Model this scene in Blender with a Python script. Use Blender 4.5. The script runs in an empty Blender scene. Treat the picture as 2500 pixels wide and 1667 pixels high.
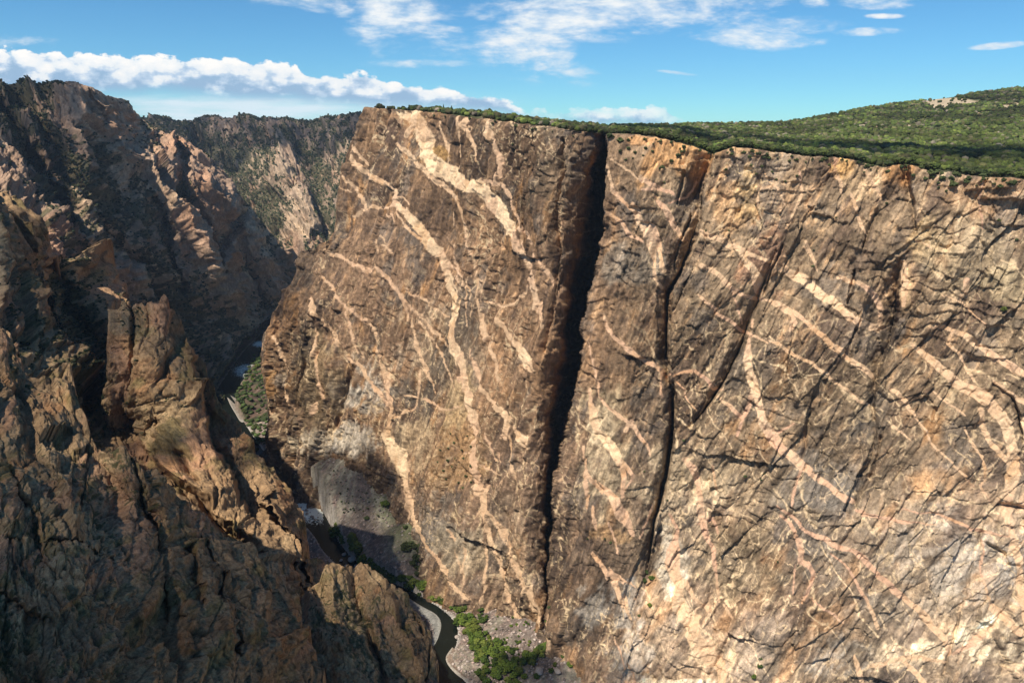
import bpy, math, random
import numpy as np
from mathutils import Vector
random.seed(5); RS = np.random.RandomState(11)
R = math.radians
scene = bpy.context.scene
COL = scene.collection

# ------------------------------------------------------------------ camera
HCAM = 690.0; PITCH = R(17.73); F = 1667.0
cd = bpy.data.cameras.new("camera"); cam = bpy.data.objects.new("camera", cd); COL.objects.link(cam)
cd.sensor_width = 36; cd.lens = 24.0; cd.clip_start = 1; cd.clip_end = 60000
cam.location = (0, 0, HCAM); cam.rotation_euler = (R(90) - PITCH, 0, 0)
scene.camera = cam
CP, SP = math.cos(PITCH), math.sin(PITCH)

# ------------------------------------------------------------------ light and exposure
SUN_AZ = R(220)          # compass-like angle, clockwise from +Y: behind the viewer and to the left
SUN_EL = R(57)
SUNV = np.array([math.sin(SUN_AZ)*math.cos(SUN_EL), math.cos(SUN_AZ)*math.cos(SUN_EL), math.sin(SUN_EL)])
sd = bpy.data.lights.new("sun", 'SUN'); sd.energy = 4.6; sd.angle = R(0.5); sd.color = (1.0, 0.91, 0.78)
so = bpy.data.objects.new("sun", sd); COL.objects.link(so)
so.rotation_euler = Vector(SUNV).to_track_quat('Z', 'Y').to_euler()
scene.view_settings.view_transform = 'Standard'; scene.view_settings.look = 'None'
scene.view_settings.exposure = 0.63; scene.view_settings.gamma = 1.0
scene.render.engine = 'CYCLES'

# ------------------------------------------------------------------ node helper
class NT:
    def __init__(s, tree): s.t = tree; s.n = tree.nodes; s.l = tree.links
    def sock(s, inp, v):
        if isinstance(v, bpy.types.NodeSocket): s.l.new(v, inp)
        elif v is not None: inp.default_value = v
    def m(s, op, a, b=None, c=None, clamp=False):
        n = s.n.new('ShaderNodeMath'); n.operation = op; n.use_clamp = clamp
        s.sock(n.inputs[0], a)
        if b is not None: s.sock(n.inputs[1], b)
        if c is not None: s.sock(n.inputs[2], c)
        return n.outputs[0]
    def mix(s, f, a, b, kind='MIX'):
        n = s.n.new('ShaderNodeMix'); n.data_type = 'RGBA'; n.blend_type = kind
        s.sock(n.inputs[0], f); s.sock(n.inputs[6], a); s.sock(n.inputs[7], b)
        return n.outputs[2]
    def ramp(s, f, stops, interp='LINEAR'):
        n = s.n.new('ShaderNodeValToRGB'); cr = n.color_ramp; cr.interpolation = interp
        while len(cr.elements) < len(stops): cr.elements.new(0.5)
        for e, (p, c) in zip(cr.elements, stops):
            e.position = p; e.color = c if len(c) == 4 else (*c, 1)
        s.sock(n.inputs[0], f); return n.outputs[0]
    def noise(s, vec, scale, detail=5, rough=0.55, dist=0.0, out=0):
        n = s.n.new('ShaderNodeTexNoise'); s.sock(n.inputs['Vector'], vec)
        n.inputs['Scale'].default_value = scale; n.inputs['Detail'].default_value = detail
        n.inputs['Roughness'].default_value = rough; n.inputs['Distortion'].default_value = dist
        return n.outputs[out]
    def xyz(s, x, y, z):
        n = s.n.new('ShaderNodeCombineXYZ')
        for i, v in enumerate((x, y, z)): s.sock(n.inputs[i], v)
        return n.outputs[0]
    def sep(s, v):
        n = s.n.new('ShaderNodeSeparateXYZ'); s.l.new(v, n.inputs[0]); return n.outputs
    def sstep(s, v, a, b):
        n = s.n.new('ShaderNodeMapRange'); n.interpolation_type = 'SMOOTHSTEP'
        s.sock(n.inputs[0], v); s.sock(n.inputs[1], a); s.sock(n.inputs[2], b)
        return n.outputs[0]
    def maprange(s, v, a, b, c, d):
        n = s.n.new('ShaderNodeMapRange')
        for i, q in enumerate((v, a, b, c, d)): s.sock(n.inputs[i], q)
        return n.outputs[0]

def ab(px, py):          # picture measurement -> sky direction (tangent of bearing, tangent of height)
    cx = (px - 1250) / F; cy = (833.5 - py) / F
    k = CP + cy * SP
    return cx / k, (cy * CP - SP) / k

# ------------------------------------------------------------------ sky with clouds (world)
world = bpy.data.worlds.new("World"); scene.world = world; world.use_nodes = True
W = NT(world.node_tree); W.n.clear()
sky = W.n.new('ShaderNodeTexSky'); sky.sky_type = 'NISHITA'; sky.sun_disc = False
sky.sun_elevation = SUN_EL; sky.sun_rotation = SUN_AZ; sky.altitude = 2400; sky.air_density = 1.0
sky.dust_density = 0.3; sky.ozone_density = 2.2
tc = W.n.new('ShaderNodeTexCoord'); X, Y, Z = W.sep(tc.outputs['Generated'])
yy = W.m('MAXIMUM', W.m('ABSOLUTE', Y), 0.08)
A = W.m('DIVIDE', X, yy); B = W.m('DIVIDE', Z, yy)
# cumulus bank along the horizon
def curve(pts):          # (px,py) outline -> B as a function of A
    st = []
    for px, py in pts:
        a, b = ab(px, py); st.append(((a + 1) / 2, (b * 4 + 0.0,)*3))
    r = W.ramp(W.m('MULTIPLY_ADD', A, 0.5, 0.5, True), st, 'EASE')
    return W.m('DIVIDE', r, 4.0)
top = curve([(-400, 120), (60, 124), (230, 135), (420, 140), (560, 146), (690, 153), (770, 186), (845, 184), (880, 170), (950, 198), (1060, 218), (1210, 232), (1290, 270), (1500, 262), (1620, 262), (1680, 300), (1790, 330)])
bot = curve([(-400, 196), (0, 203), (300, 212), (700, 230), (760, 236), (1000, 252), (1220, 262), (1300, 300), (1500, 318), (1620, 325), (1790, 335)])
vec = W.xyz(W.m('MULTIPLY', A, 1.0), W.m('MULTIPLY', B, 1.7), 0.0)
nb = W.noise(vec, 26, 9, 0.62)
nb2 = W.noise(W.xyz(A, W.m('MULTIPLY', B, 2.0), 3.7), 7.0, 6, 0.6)
vo = W.n.new('ShaderNodeTexVoronoi'); vo.feature = 'SMOOTH_F1'; vo.inputs['Scale'].default_value = 44; vo.inputs['Smoothness'].default_value = 0.25
warp = W.n.new('ShaderNodeVectorMath'); warp.operation = 'MULTIPLY_ADD'
nbc = W.noise(vec, 30, 4, 0.6, out=1)
W.l.new(nbc, warp.inputs[0]); warp.inputs[1].default_value = (0.035, 0.035, 0); W.l.new(vec, warp.inputs[2])
W.l.new(warp.outputs[0], vo.inputs['Vector'])
puff = W.m('SUBTRACT', 0.5, vo.outputs['Distance'])
disp = W.m('ADD', W.m('MULTIPLY', W.m('SUBTRACT', nb, 0.5), 0.036), W.m('MULTIPLY', puff, 0.011))
dtop = W.m('SUBTRACT', W.m('ADD', top, disp), B)
dbot = W.m('ADD', W.m('SUBTRACT', B, bot), W.m('MULTIPLY', W.m('SUBTRACT', nb2, 0.5), 0.02))
cum = W.m('MULTIPLY', W.sstep(dtop, -0.0005, 0.0035), W.sstep(dbot, -0.014, 0.006))
tA = W.sstep(A, *[ab(p, 270)[0] for p in (1730, 1560)])
thin = W.m('MULTIPLY', W.sstep(nb2, 0.34, 0.54), 1.0)
rightpart = W.sstep(A, ab(1180, 250)[0], ab(1330, 250)[0])
cum = W.m('MULTIPLY', cum, W.m('SUBTRACT', 1.0, W.m('MULTIPLY', rightpart, W.m('SUBTRACT', 1.0, W.m('MULTIPLY', thin, 0.85)))))
cum = W.m('MULTIPLY', cum, tA)
# pale veil below the bank
veil = W.m('MULTIPLY', W.sstep(B, ab(0, 215)[1], ab(0, 250)[1]), W.sstep(A, ab(1350, 250)[0], ab(900, 250)[0]))
nv = W.noise(W.xyz(A, W.m('MULTIPLY', B, 9.0), 1.3), 5, 6, 0.6)
veil = W.m('MULTIPLY', veil, W.maprange(nv, 0.38, 0.62, 0.18, 0.95))
# high broken cloud sheets
def ell(px, py, rx, ry, rot=0.0):
    a0, b0 = ab(px, py); ca, sa = math.cos(rot), math.sin(rot)
    da = W.m('SUBTRACT', A, a0); db = W.m('SUBTRACT', b0, B)
    u = W.m('ADD', W.m('MULTIPLY', da, ca), W.m('MULTIPLY', db, sa))
    v = W.m('SUBTRACT', W.m('MULTIPLY', db, ca), W.m('MULTIPLY', da, sa))
    k = 1.075 * F
    u = W.m('DIVIDE', u, 1.35*rx / k); v = W.m('DIVIDE', v, 1.5*ry / k)
    r2 = W.m('ADD', W.m('MULTIPLY', u, u), W.m('MULTIPLY', v, v))
    return W.m('SUBTRACT', 1.0, r2, clamp=True)
mk = None
for e in [(940, 45, 85, 75, 0.0), (1040, 70, 130, 50, 0.25), (1260, 90, 130, 75, 0.35), (1330, 145, 150, 32, 0.30), (1560, -5, 330, 62, 0.02),
          (1420, 60, 150, 30, 0.1), (1850, 98, 170, 20, 0.06), (1930, 62, 120, 20, -0.02), (2120, 78, 80, 8, -0.03), (2440, 112, 62, 7, -0.08),
          (1990, 5, 34, 14, 0.0), (2150, 4, 90, 14, 0), (700, -6, 130, 22, 0.08), (800, 22, 100, 14, 0.15), (20, 98, 120, 14, 0.03), (2160, 40, 44, 5, 0), (1650, 178, 50, 4, 0.1), (1020, 155, 120, 9, 0)]:
    v = ell(*e); mk = v if mk is None else W.m('MAXIMUM', mk, v)
n1 = W.noise(W.xyz(A, W.m('MULTIPLY', B, 2.6), 8.1), 9, 9, 0.62, 0.4)
n2 = W.noise(W.xyz(A, W.m('MULTIPLY', B, 3.5), 5.1), 34, 6, 0.6)
hv = W.m('ADD', W.m('MULTIPLY', mk, 1.0), W.m('ADD', W.m('MULTIPLY', W.m('SUBTRACT', n1, 0.5), 4.2), W.m('MULTIPLY', W.m('SUBTRACT', n2, 0.5), 1.5)))
high = W.m('MULTIPLY', W.m('MULTIPLY', W.sstep(hv, 0.10, 1.7), W.sstep(mk, 0.0, 0.6)), 0.95)
fill = W.n.new('ShaderNodeBackground'); 
frac = W.m('DIVIDE', W.m('SUBTRACT', B, bot), W.m('MAXIMUM', W.m('SUBTRACT', top, bot), 0.008))
lit = W.m('ADD', W.m('MULTIPLY_ADD', frac, 0.9, 0.12), W.m('ADD', W.m('MULTIPLY', W.m('SUBTRACT', nb, 0.5), 2.6), W.m('MULTIPLY', W.m('SUBTRACT', puff, 0.2), 0.75)))
ccol = W.ramp(lit, [(0.0, (3.0, 4.6, 6.4)), (0.30, (5.2, 6.5, 7.9)), (0.50, (8.2, 8.6, 8.8)), (1.0, (9.9, 9.6, 9.1))])
skyc = W.mix(1.0, sky.outputs[0], (0.44, 0.87, 1.06, 1), 'MULTIPLY')
c = W.mix(veil, skyc, (7.0, 8.2, 8.8, 1))
c = W.mix(high, c, W.mix(W.sstep(n2, 0.3, 0.7), (6.6, 7.6, 8.4, 1), (8.9, 8.9, 8.7, 1)))
c = W.mix(cum, c, ccol)
c = W.mix(W.sstep(Z, -0.01, -0.05), c, (1.6, 1.5, 1.3, 1))       # land below the horizon
bg = W.n.new('ShaderNodeBackground'); W.l.new(c, bg.inputs[0]); bg.inputs[1].default_value = 0.075
wo = W.n.new('ShaderNodeOutputWorld'); W.l.new(bg.outputs[0], wo.inputs[0])

# ------------------------------------------------------------------ noise on arrays
TB = RS.rand(64, 64, 64).astype(np.float32)
def vnoise(x, y, z):
    xi = np.floor(x).astype(np.int32); yi = np.floor(y).astype(np.int32); zi = np.floor(z).astype(np.int32)
    fx = (x - xi).astype(np.float32); fy = (y - yi).astype(np.float32); fz = (z - zi).astype(np.float32)
    fx = fx*fx*(3-2*fx); fy = fy*fy*(3-2*fy); fz = fz*fz*(3-2*fz)
    x0 = xi & 63; x1 = (xi+1) & 63; y0 = yi & 63; y1 = (yi+1) & 63; z0 = zi & 63; z1 = (zi+1) & 63
    a = TB[x0, y0, z0]*(1-fx) + TB[x1, y0, z0]*fx; b = TB[x0, y1, z0]*(1-fx) + TB[x1, y1, z0]*fx
    c = TB[x0, y0, z1]*(1-fx) + TB[x1, y0, z1]*fx; d = TB[x0, y1, z1]*(1-fx) + TB[x1, y1, z1]*fx
    return (a*(1-fy) + b*fy)*(1-fz) + (c*(1-fy) + d*fy)*fz
def fbm(x, y, z, L, octv=5, seed=0, gain=0.5, ridged=False):      # 0..1, feature size L metres
    s = 0; a = 1.0; t = 0; f = 1.0 / L
    for o in range(octv):
        n = vnoise(x*f + seed*7.3 + o*3.1, y*f + seed*3.7 + o*5.2, z*f + seed*1.9 + o*9.4)
        if ridged: n = 1 - np.abs(2*n - 1)
        s = s + a*n; t += a; a *= gain; f *= 2.03
    return s / t
def rnd(ix, iy, k): return TB[(ix*7 + k*13) & 63, (iy*11 + k*5 + (ix >> 6)*3) & 63, (ix*3 + iy*17 + k*29) & 63]
def facets(s, z, L, asp=1.8, seed=0):          # fractured blocks: random offset and tilt per cell; returns disp -1..1, edge distance
    x = s / L; y = z / (L*asp)
    xi = np.floor(x).astype(np.int32); yi = np.floor(y).astype(np.int32)
    b1 = np.full(x.shape, 9e9, np.float32); b2 = b1.copy(); val = np.zeros(x.shape, np.float32)
    for dx in (-1, 0, 1):
        for dy in (-1, 0, 1):
            cx = xi + dx; cy = yi + dy
            ox = cx + rnd(cx, cy, seed+1); oy = cy + rnd(cx, cy, seed+2)
            vx = (x - ox).astype(np.float32); vy = (y - oy).astype(np.float32); d = vx*vx + vy*vy
            h = (rnd(cx, cy, seed+3) - .5)*1.3 + (rnd(cx, cy, seed+4) - .5)*vx*2.4 + (rnd(cx, cy, seed+5) - .5)*vy*2.4
            m = d < b1
            b2 = np.where(m, b1, np.minimum(b2, d)); val = np.where(m, h, val); b1 = np.where(m, d, b1)
    return val, np.sqrt(b2) - np.sqrt(b1)

def blocks(s, z, L, asp=1.5, seed=0):          # angular joint blocks: upper envelope of tilted flat-sided wedges, creased valleys between
    x = s / L; y = z / (L*asp)
    xi = np.floor(x).astype(np.int32); yi = np.floor(y).astype(np.int32)
    best = np.full(x.shape, -9e9, np.float32)
    for dx in (-1, 0, 1):
        for dy in (-1, 0, 1):
            cx = xi + dx; cy = yi + dy
            vx = (x - cx - rnd(cx, cy, seed+1)).astype(np.float32); vy = (y - cy - rnd(cx, cy, seed+2)).astype(np.float32)
            th = rnd(cx, cy, seed+6)*3.14; c = np.cos(th); n = np.sin(th)
            u = np.abs(vx*c + vy*n); w = np.abs(vy*c - vx*n)
            h = (rnd(cx, cy, seed+3) - .5)*1.0 + (rnd(cx, cy, seed+4) - .5)*vx*1.6 + (rnd(cx, cy, seed+5) - .5)*vy*1.6 - 1.5*np.maximum(np.maximum(u*.9, w*.55) - .12, 0)
            best = np.maximum(best, h)
    return best + .15

# ------------------------------------------------------------------ picture measurements -> world
def raydir(px, py):
    cx = (px - 1250) / F; cy = (833.5 - py) / F
    return cx, CP + cy*SP, cy*CP - SP
def at(px, py, Yd):                             # point on the line of sight at distance Yd ahead
    dx, dy, dz = raydir(px, py); k = Yd / dy
    return np.stack([dx*k, Yd + 0*k, HCAM + dz*k], -1)
def atz(px, py, z):                             # point on the line of sight at height z
    dx, dy, dz = raydir(px, py); k = (z - HCAM) / dz
    return np.array([dx*k, dy*k, z])
def proj(P):
    x, y, z = P[..., 0], P[..., 1], P[..., 2] - HCAM
    d = y*CP - z*SP; u = y*SP + z*CP
    return 1250 + F*x/d, 833.5 - F*u/d
def interp(pts, x): p = np.array(pts, float); return np.interp(x, p[:, 0], p[:, 1])
def tps(ctrl):                                  # thin-plate surface through (px, py, Y), fitted to 1/Y so planes stay planes
    c = np.array(ctrl, float); P = c[:, :2]/1000.; v = 1000./c[:, 2]; n = len(c)
    d = np.sqrt(((P[:, None]-P[None])**2).sum(-1)) + 1e-9
    K = d*d*np.log(d); A_ = np.zeros((n+3, n+3)); A_[:n, :n] = K + np.eye(n)*1e-4
    A_[:n, n] = 1; A_[:n, n+1:] = P; A_[n, :n] = 1; A_[n+1:, :n] = P.T
    w = np.linalg.solve(A_, np.concatenate([v, [0, 0, 0]]))
    def f(px, py):
        px = px/1000.; py = py/1000.; s = w[n] + w[n+1]*px + w[n+2]*py
        for i in range(n):
            r = np.sqrt((px-P[i, 0])**2 + (py-P[i, 1])**2) + 1e-9
            s = s + w[i]*r*r*np.log(r)
        return 1000. / s
    return f
def polyd(px, py, pts, margin):                 # indices, distance, side (+ right of the line), interpolated extra columns
    p = np.array(pts, float)
    x0, x1 = p[:, 0].min()-margin, p[:, 0].max()+margin; y0, y1 = p[:, 1].min()-margin, p[:, 1].max()+margin
    idx = np.nonzero((px > x0) & (px < x1) & (py > y0) & (py < y1))[0]
    if len(idx) == 0: return idx, None, None, None
    qx = px[idx]; qy = py[idx]; best = np.full(len(idx), 1e9); side = np.zeros(len(idx)); ex = np.zeros((len(idx), p.shape[1]-2))
    for a, b in zip(p[:-1], p[1:]):
        dx, dy = b[0]-a[0], b[1]-a[1]; L2 = dx*dx + dy*dy + 1e-9
        t = np.clip(((qx-a[0])*dx + (qy-a[1])*dy)/L2, 0, 1)
        ux = qx - (a[0]+t*dx); uy = qy - (a[1]+t*dy); d = np.sqrt(ux*ux+uy*uy)
        m = d < best; best[m] = d[m]; side[m] = -np.sign(dx*(qy-a[1]) - dy*(qx-a[0]))[m] if True else 0
        ex[m] = (a[2:] + t[:, None]*(b[2:]-a[2:]))[m]
    return idx, best, side, ex

# ------------------------------------------------------------------ objects
def link(o, **kw):
    COL.objects.link(o)
    for k, v in kw.items():
        if v is not None: o[k] = v
    return o
def mesh_np(name, V, faces, mat, colr=None, attrs=None, smooth=False):
    me = bpy.data.meshes.new(name); V = np.asarray(V, np.float32); F_ = np.asarray(faces, np.int32)
    k = F_.shape[1]
    me.vertices.add(len(V)); me.vertices.foreach_set('co', V.ravel())
    me.loops.add(F_.size); me.loops.foreach_set('vertex_index', F_.ravel())
    me.polygons.add(len(F_)); me.polygons.foreach_set('loop_start', np.arange(0, F_.size, k, dtype=np.int32))
    me.polygons.foreach_set('loop_total', np.full(len(F_), k, np.int32))
    if smooth: me.polygons.foreach_set('use_smooth', np.ones(len(F_), bool))
    if colr is not None:
        at_ = me.attributes.new('rock', 'FLOAT_COLOR', 'POINT')
        c4 = np.ones((len(V), 4), np.float32); c4[:, :3] = colr; at_.data.foreach_set('color', c4.ravel())
    for k2, v in (attrs or {}).items():
        a = me.attributes.new(k2, 'FLOAT', 'POINT'); a.data.foreach_set('value', np.asarray(v, np.float32).ravel())
    me.update(); me.validate()
    if mat: me.materials.append(mat)
    return me
def grid_faces(nr, nc):
    i = np.arange(nr*nc).reshape(nr, nc)
    return np.stack([i[:-1, :-1], i[1:, :-1], i[1:, 1:], i[:-1, 1:]], -1).reshape(-1, 4)

# ------------------------------------------------------------------ materials
def mat_new(name):
    m = bpy.data.materials.new(name); m.use_nodes = True; t = NT(m.node_tree); t.n.clear()
    o = t.n.new('ShaderNodeOutputMaterial'); b = t.n.new('ShaderNodeBsdfPrincipled'); t.l.new(b.outputs[0], o.inputs[0])
    b.inputs['Specular IOR Level'].default_value = 0.15; b.inputs['Roughness'].default_value = 0.9
    return m, t, b
def rock_mat(name, fine=1.0, bump=1.0):
    m, t, b = mat_new(name)
    at_ = t.n.new('ShaderNodeAttribute'); at_.attribute_name = 'rock'
    g = t.n.new('ShaderNodeNewGeometry'); pos = g.outputs['Position']
    mp = t.n.new('ShaderNodeMapping'); mp.inputs['Scale'].default_value = (1, 1, 0.45); t.l.new(pos, mp.inputs[0])
    n1 = t.noise(mp.outputs[0], 0.35/fine, 6, 0.7); n2 = t.noise(pos, 1.6/fine, 5, 0.65)
    f = t.m('MULTIPLY', t.maprange(n1, 0.3, 0.7, 0.52, 1.48), t.maprange(n2, 0.3, 0.7, 0.72, 1.28))
    va = t.n.new('ShaderNodeAttribute'); va.attribute_name = 'vein'; vf = t.m('MULTIPLY', va.outputs['Fac'], .7)
    f = t.m('ADD', t.m('MULTIPLY', f, t.m('SUBTRACT', 1.0, vf)), vf)
    hs = t.n.new('ShaderNodeHueSaturation'); t.sock(hs.inputs['Value'], f); t.l.new(at_.outputs['Color'], hs.inputs['Color'])
    t.l.new(hs.outputs[0], b.inputs['Base Color'])
    bp = t.n.new('ShaderNodeBump'); bp.inputs['Strength'].default_value = 0.9; bp.inputs['Distance'].default_value = 1.6*bump
    h = t.m('ADD', n1, t.m('MULTIPLY', n2, 0.35)); t.l.new(h, bp.inputs['Height']); t.l.new(bp.outputs[0], b.inputs['Normal'])
    return m
M_wall = rock_mat('gneiss_wall', 1.6, 1.6); M_left = rock_mat('canyon_rock', 3.0, 3.0); M_fg = rock_mat('near_rock', 0.8, 0.9)
def leaf_mat(name, cols):
    m, t, b = mat_new(name)
    at_ = t.n.new('ShaderNodeAttribute'); at_.attribute_name = 'rock'
    oi = t.n.new('ShaderNodeObjectInfo')
    g = t.n.new('ShaderNodeNewGeometry'); n = t.noise(g.outputs['Position'], 0.9, 3, 0.6)
    f = t.m('MULTIPLY', t.maprange(n, 0.3, 0.7, 0.6, 1.4), t.maprange(oi.outputs['Random'], 0, 1, 0.75, 1.3))
    hs = t.n.new('ShaderNodeHueSaturation'); t.sock(hs.inputs['Value'], f); t.l.new(at_.outputs['Color'], hs.inputs['Color'])
    t.l.new(hs.outputs[0], b.inputs['Base Color'])
    return m
M_leaf = leaf_mat('foliage', None)
def flat_mat(name, c):
    m, t, b = mat_new(name); g = t.n.new('ShaderNodeNewGeometry'); n = t.noise(g.outputs['Position'], 1.3, 5, 0.65)
    col = t.mix(t.sstep(n, 0.3, 0.7), (*[q*0.65 for q in c], 1), (*[min(1, q*1.3) for q in c], 1)); t.l.new(col, b.inputs['Base Color'])
    return m
M_bark = flat_mat('bark', (0.13, 0.09, 0.06)); M_boul = flat_mat('boulder', (0.34, 0.29, 0.25))

# ------------------------------------------------------------------ colour of rock
def lerp(a, b, t): return a*(1-t[..., None]) + np.asarray(b)*t[..., None]
def sst(x, a, b): t = np.clip((x-a)/(b-a), 0, 1); return t*t*(3-2*t)

LAYERS = {}
def layer(name, mat, left, right, topc, bottom, ctrl, step, cracks=(), noise=None, colour=None, jag=2.0, back=220, backn=7, shear=0.0, sides=(True, True), fine=1.0, trange=None):
    """A rock sheet: outline measured in the picture, distance from the thin-plate fit, then real relief along its own normals."""
    ys = np.array(topc, float)
    t0 = ys[:, 1].min()
    nr = int((bottom - t0)/step); nc = int(max(interp(right, y) - interp(left, y) for y in np.linspace(t0, bottom, 40))/step)
    t = np.linspace(0, 1, nr)[:, None]; u = np.linspace(0, 1, nc)[None, :]
    py0 = t0 + t*(bottom - t0)
    xl = interp(left, py0) ; xr = interp(right, py0)
    jn = (fbm(py0*1.0, 3.3+0*py0, 1.1+0*py0, 60, 5, 3, 0.6)-.5)*jag*9
    xl = xl + jn; xr = xr + (fbm(py0, 9.3+0*py0, 4.1+0*py0, 60, 5, 8, 0.6)-.5)*jag*9
    px = xl + (xr - xl)*u
    tp = interp(topc, px) + (fbm(px*1.0, 5.5+0*px, 2.2+0*px, 45, 5, 5, 0.6)-.5)*jag*7
    tp = tp + (fbm(px*1.0, 1.5+0*px, 7.2+0*px, 13, 3, 6, 0.7)-.5)*jag*4
    py = tp + (bottom - tp)*t
    pxf = px.ravel(); pyf = py.ravel()
    Yd = tps(ctrl)(pxf, pyf)
    P0 = at(pxf, pyf, Yd).reshape(nr, nc, 3)
    du = np.gradient(P0, axis=1); dv = np.gradient(P0, axis=0)
    N = np.cross(du, dv); N /= np.linalg.norm(N, axis=-1, keepdims=True) + 1e-9
    tocam = np.array([0, 0, HCAM]) - P0; sgn = np.sign((N*tocam).sum(-1, keepdims=True)); N *= sgn
    # named clefts and ribs: depth, width on the left side, width on the right side (picture units)
    dd = np.zeros(len(pxf)); crk = np.zeros(len(pxf))
    wob = (fbm(pxf, pyf, 0*pxf, 60, 4, 21)-.5)*26 + (fbm(pxf, pyf, 0*pxf, 14, 3, 22)-.5)*9
    for pts in cracks:
        mx = max(max(abs(p[3]), abs(p[4])) for p in pts) + 10
        idx, d, side, ex = polyd(pxf + wob*min(1, mx/60), pyf, pts, mx+15)
        if d is None: continue
        wl, wr = np.maximum(ex[:, 1], .5), np.maximum(ex[:, 2], .5)
        w = np.where(side > 0, wr, wl)          # side > 0: right of a line drawn downwards
        q = np.clip(1 - d/w, 0, 1); q = q*(0.6+0.4*q)
        v = ex[:, 0]*q
        dd[idx] = np.where(np.abs(v) > np.abs(dd[idx]), v, dd[idx])
        crk[idx] = np.maximum(crk[idx], np.where(ex[:, 0] > 0, sst(q, .55, 1.0), 0))
    ray = P0 - np.array([0, 0, HCAM]); ray /= np.linalg.norm(ray, axis=-1, keepdims=True)
    P = P0 + ray*dd.reshape(nr, nc, 1)
    T = np.zeros((nr, nc)); T[1:] = np.cumsum(np.linalg.norm(np.diff(P0, axis=0), axis=-1), 0)
    T = T - T.mean(0, keepdims=True) - P0[..., 2].mean(0, keepdims=True)*0
    PS = (P0 + ray*dd.reshape(nr, nc, 1)*.25).reshape(-1, 3)
    ym = float(np.median(Yd)); info = dict(T=pyf/F*ym*1.05, S=(pxf-1250)/F*ym*1.05, PS=PS, top=topc, px=pxf, py=pyf, P=P.reshape(-1, 3), nr=nr, nc=nc, crk=crk, dd=dd)
    d, extra = noise(info)
    info.update(extra or {})
    edge = np.ones((nr, nc))
    e = np.minimum(np.arange(nc), np.arange(nc)[::-1])/8.0; edge *= np.clip(e, 0.25, 1)[None]
    P = P + N*(d.reshape(nr, nc)*edge)[..., None]
    info['P'] = P.reshape(-1, 3); info['N'] = N.reshape(-1, 3); info['d'] = d
    C = colour(info).reshape(nr, nc, 3)
    # the body behind the outline
    away = ray.copy(); away[..., 2] = 0; away /= np.linalg.norm(away, axis=-1, keepdims=True)
    def ext(Pe, Ce, re, down, axis):
        rows = []; cols = []
        for k in range(1, backn+1):
            q = (k/backn)**1.6*back
            off = re*q*0.75 + np.array([0, 0, -1.0])*q*down
            nn = (vnoise(Pe[..., 0]*.05+k, Pe[..., 1]*.05, Pe[..., 2]*.05)-.5)[..., None]*q*0.15
            rows.append(Pe + off - np.array([0, 0, 1.0])*np.abs(nn)); cols.append(Ce)
        return rows, cols
    G = P; CC = C
    if sides[0] or sides[1]:
        if sides[0]:
            r, c_ = ext(G[:, 0], CC[:, 0], ray[:, 0], 0.03, 1); G = np.concatenate([np.stack(r[::-1], 1), G], 1); CC = np.concatenate([np.stack(c_[::-1], 1), CC], 1)
            ray = np.concatenate([np.repeat(ray[:, :1], backn, 1), ray], 1)
        if sides[1]:
            r, c_ = ext(G[:, -1], CC[:, -1], ray[:, -1], 0.03, 1); G = np.concatenate([G, np.stack(r, 1)], 1); CC = np.concatenate([CC, np.stack(c_, 1)], 1)
            ray = np.concatenate([ray, np.repeat(ray[:, -1:], backn, 1)], 1)
    if back and trange is None:
        aw = ray[0].copy(); r, c_ = ext(G[0], CC[0], aw, 0.55, 0)
        G = np.concatenate([np.stack(r[::-1], 0), G], 0); CC = np.concatenate([np.stack(c_[::-1], 0), CC], 0)
    me = mesh_np(name, G.reshape(-1, 3), grid_faces(*G.shape[:2]), mat, CC.reshape(-1, 3), attrs=dict(vein=np.pad(info['vein'].reshape(nr, nc), ((0, 0), (G.shape[1]-nc, 0)), 'edge')) if 'vein' in info else None)
    o = link(bpy.data.objects.new(name, me), kind='structure')
    qx, qy = proj(info['P']); info['qx'] = qx; info['qy'] = qy
    LAYERS[name] = info
    return o, info
def surf(name, px, py):                          # point of a layer that shows at px, py
    L = LAYERS[name]; i = np.argmin((L['qx']-px)**2 + (L['qy']-py)**2); return L['P'][i], L['N'][i]

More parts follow.
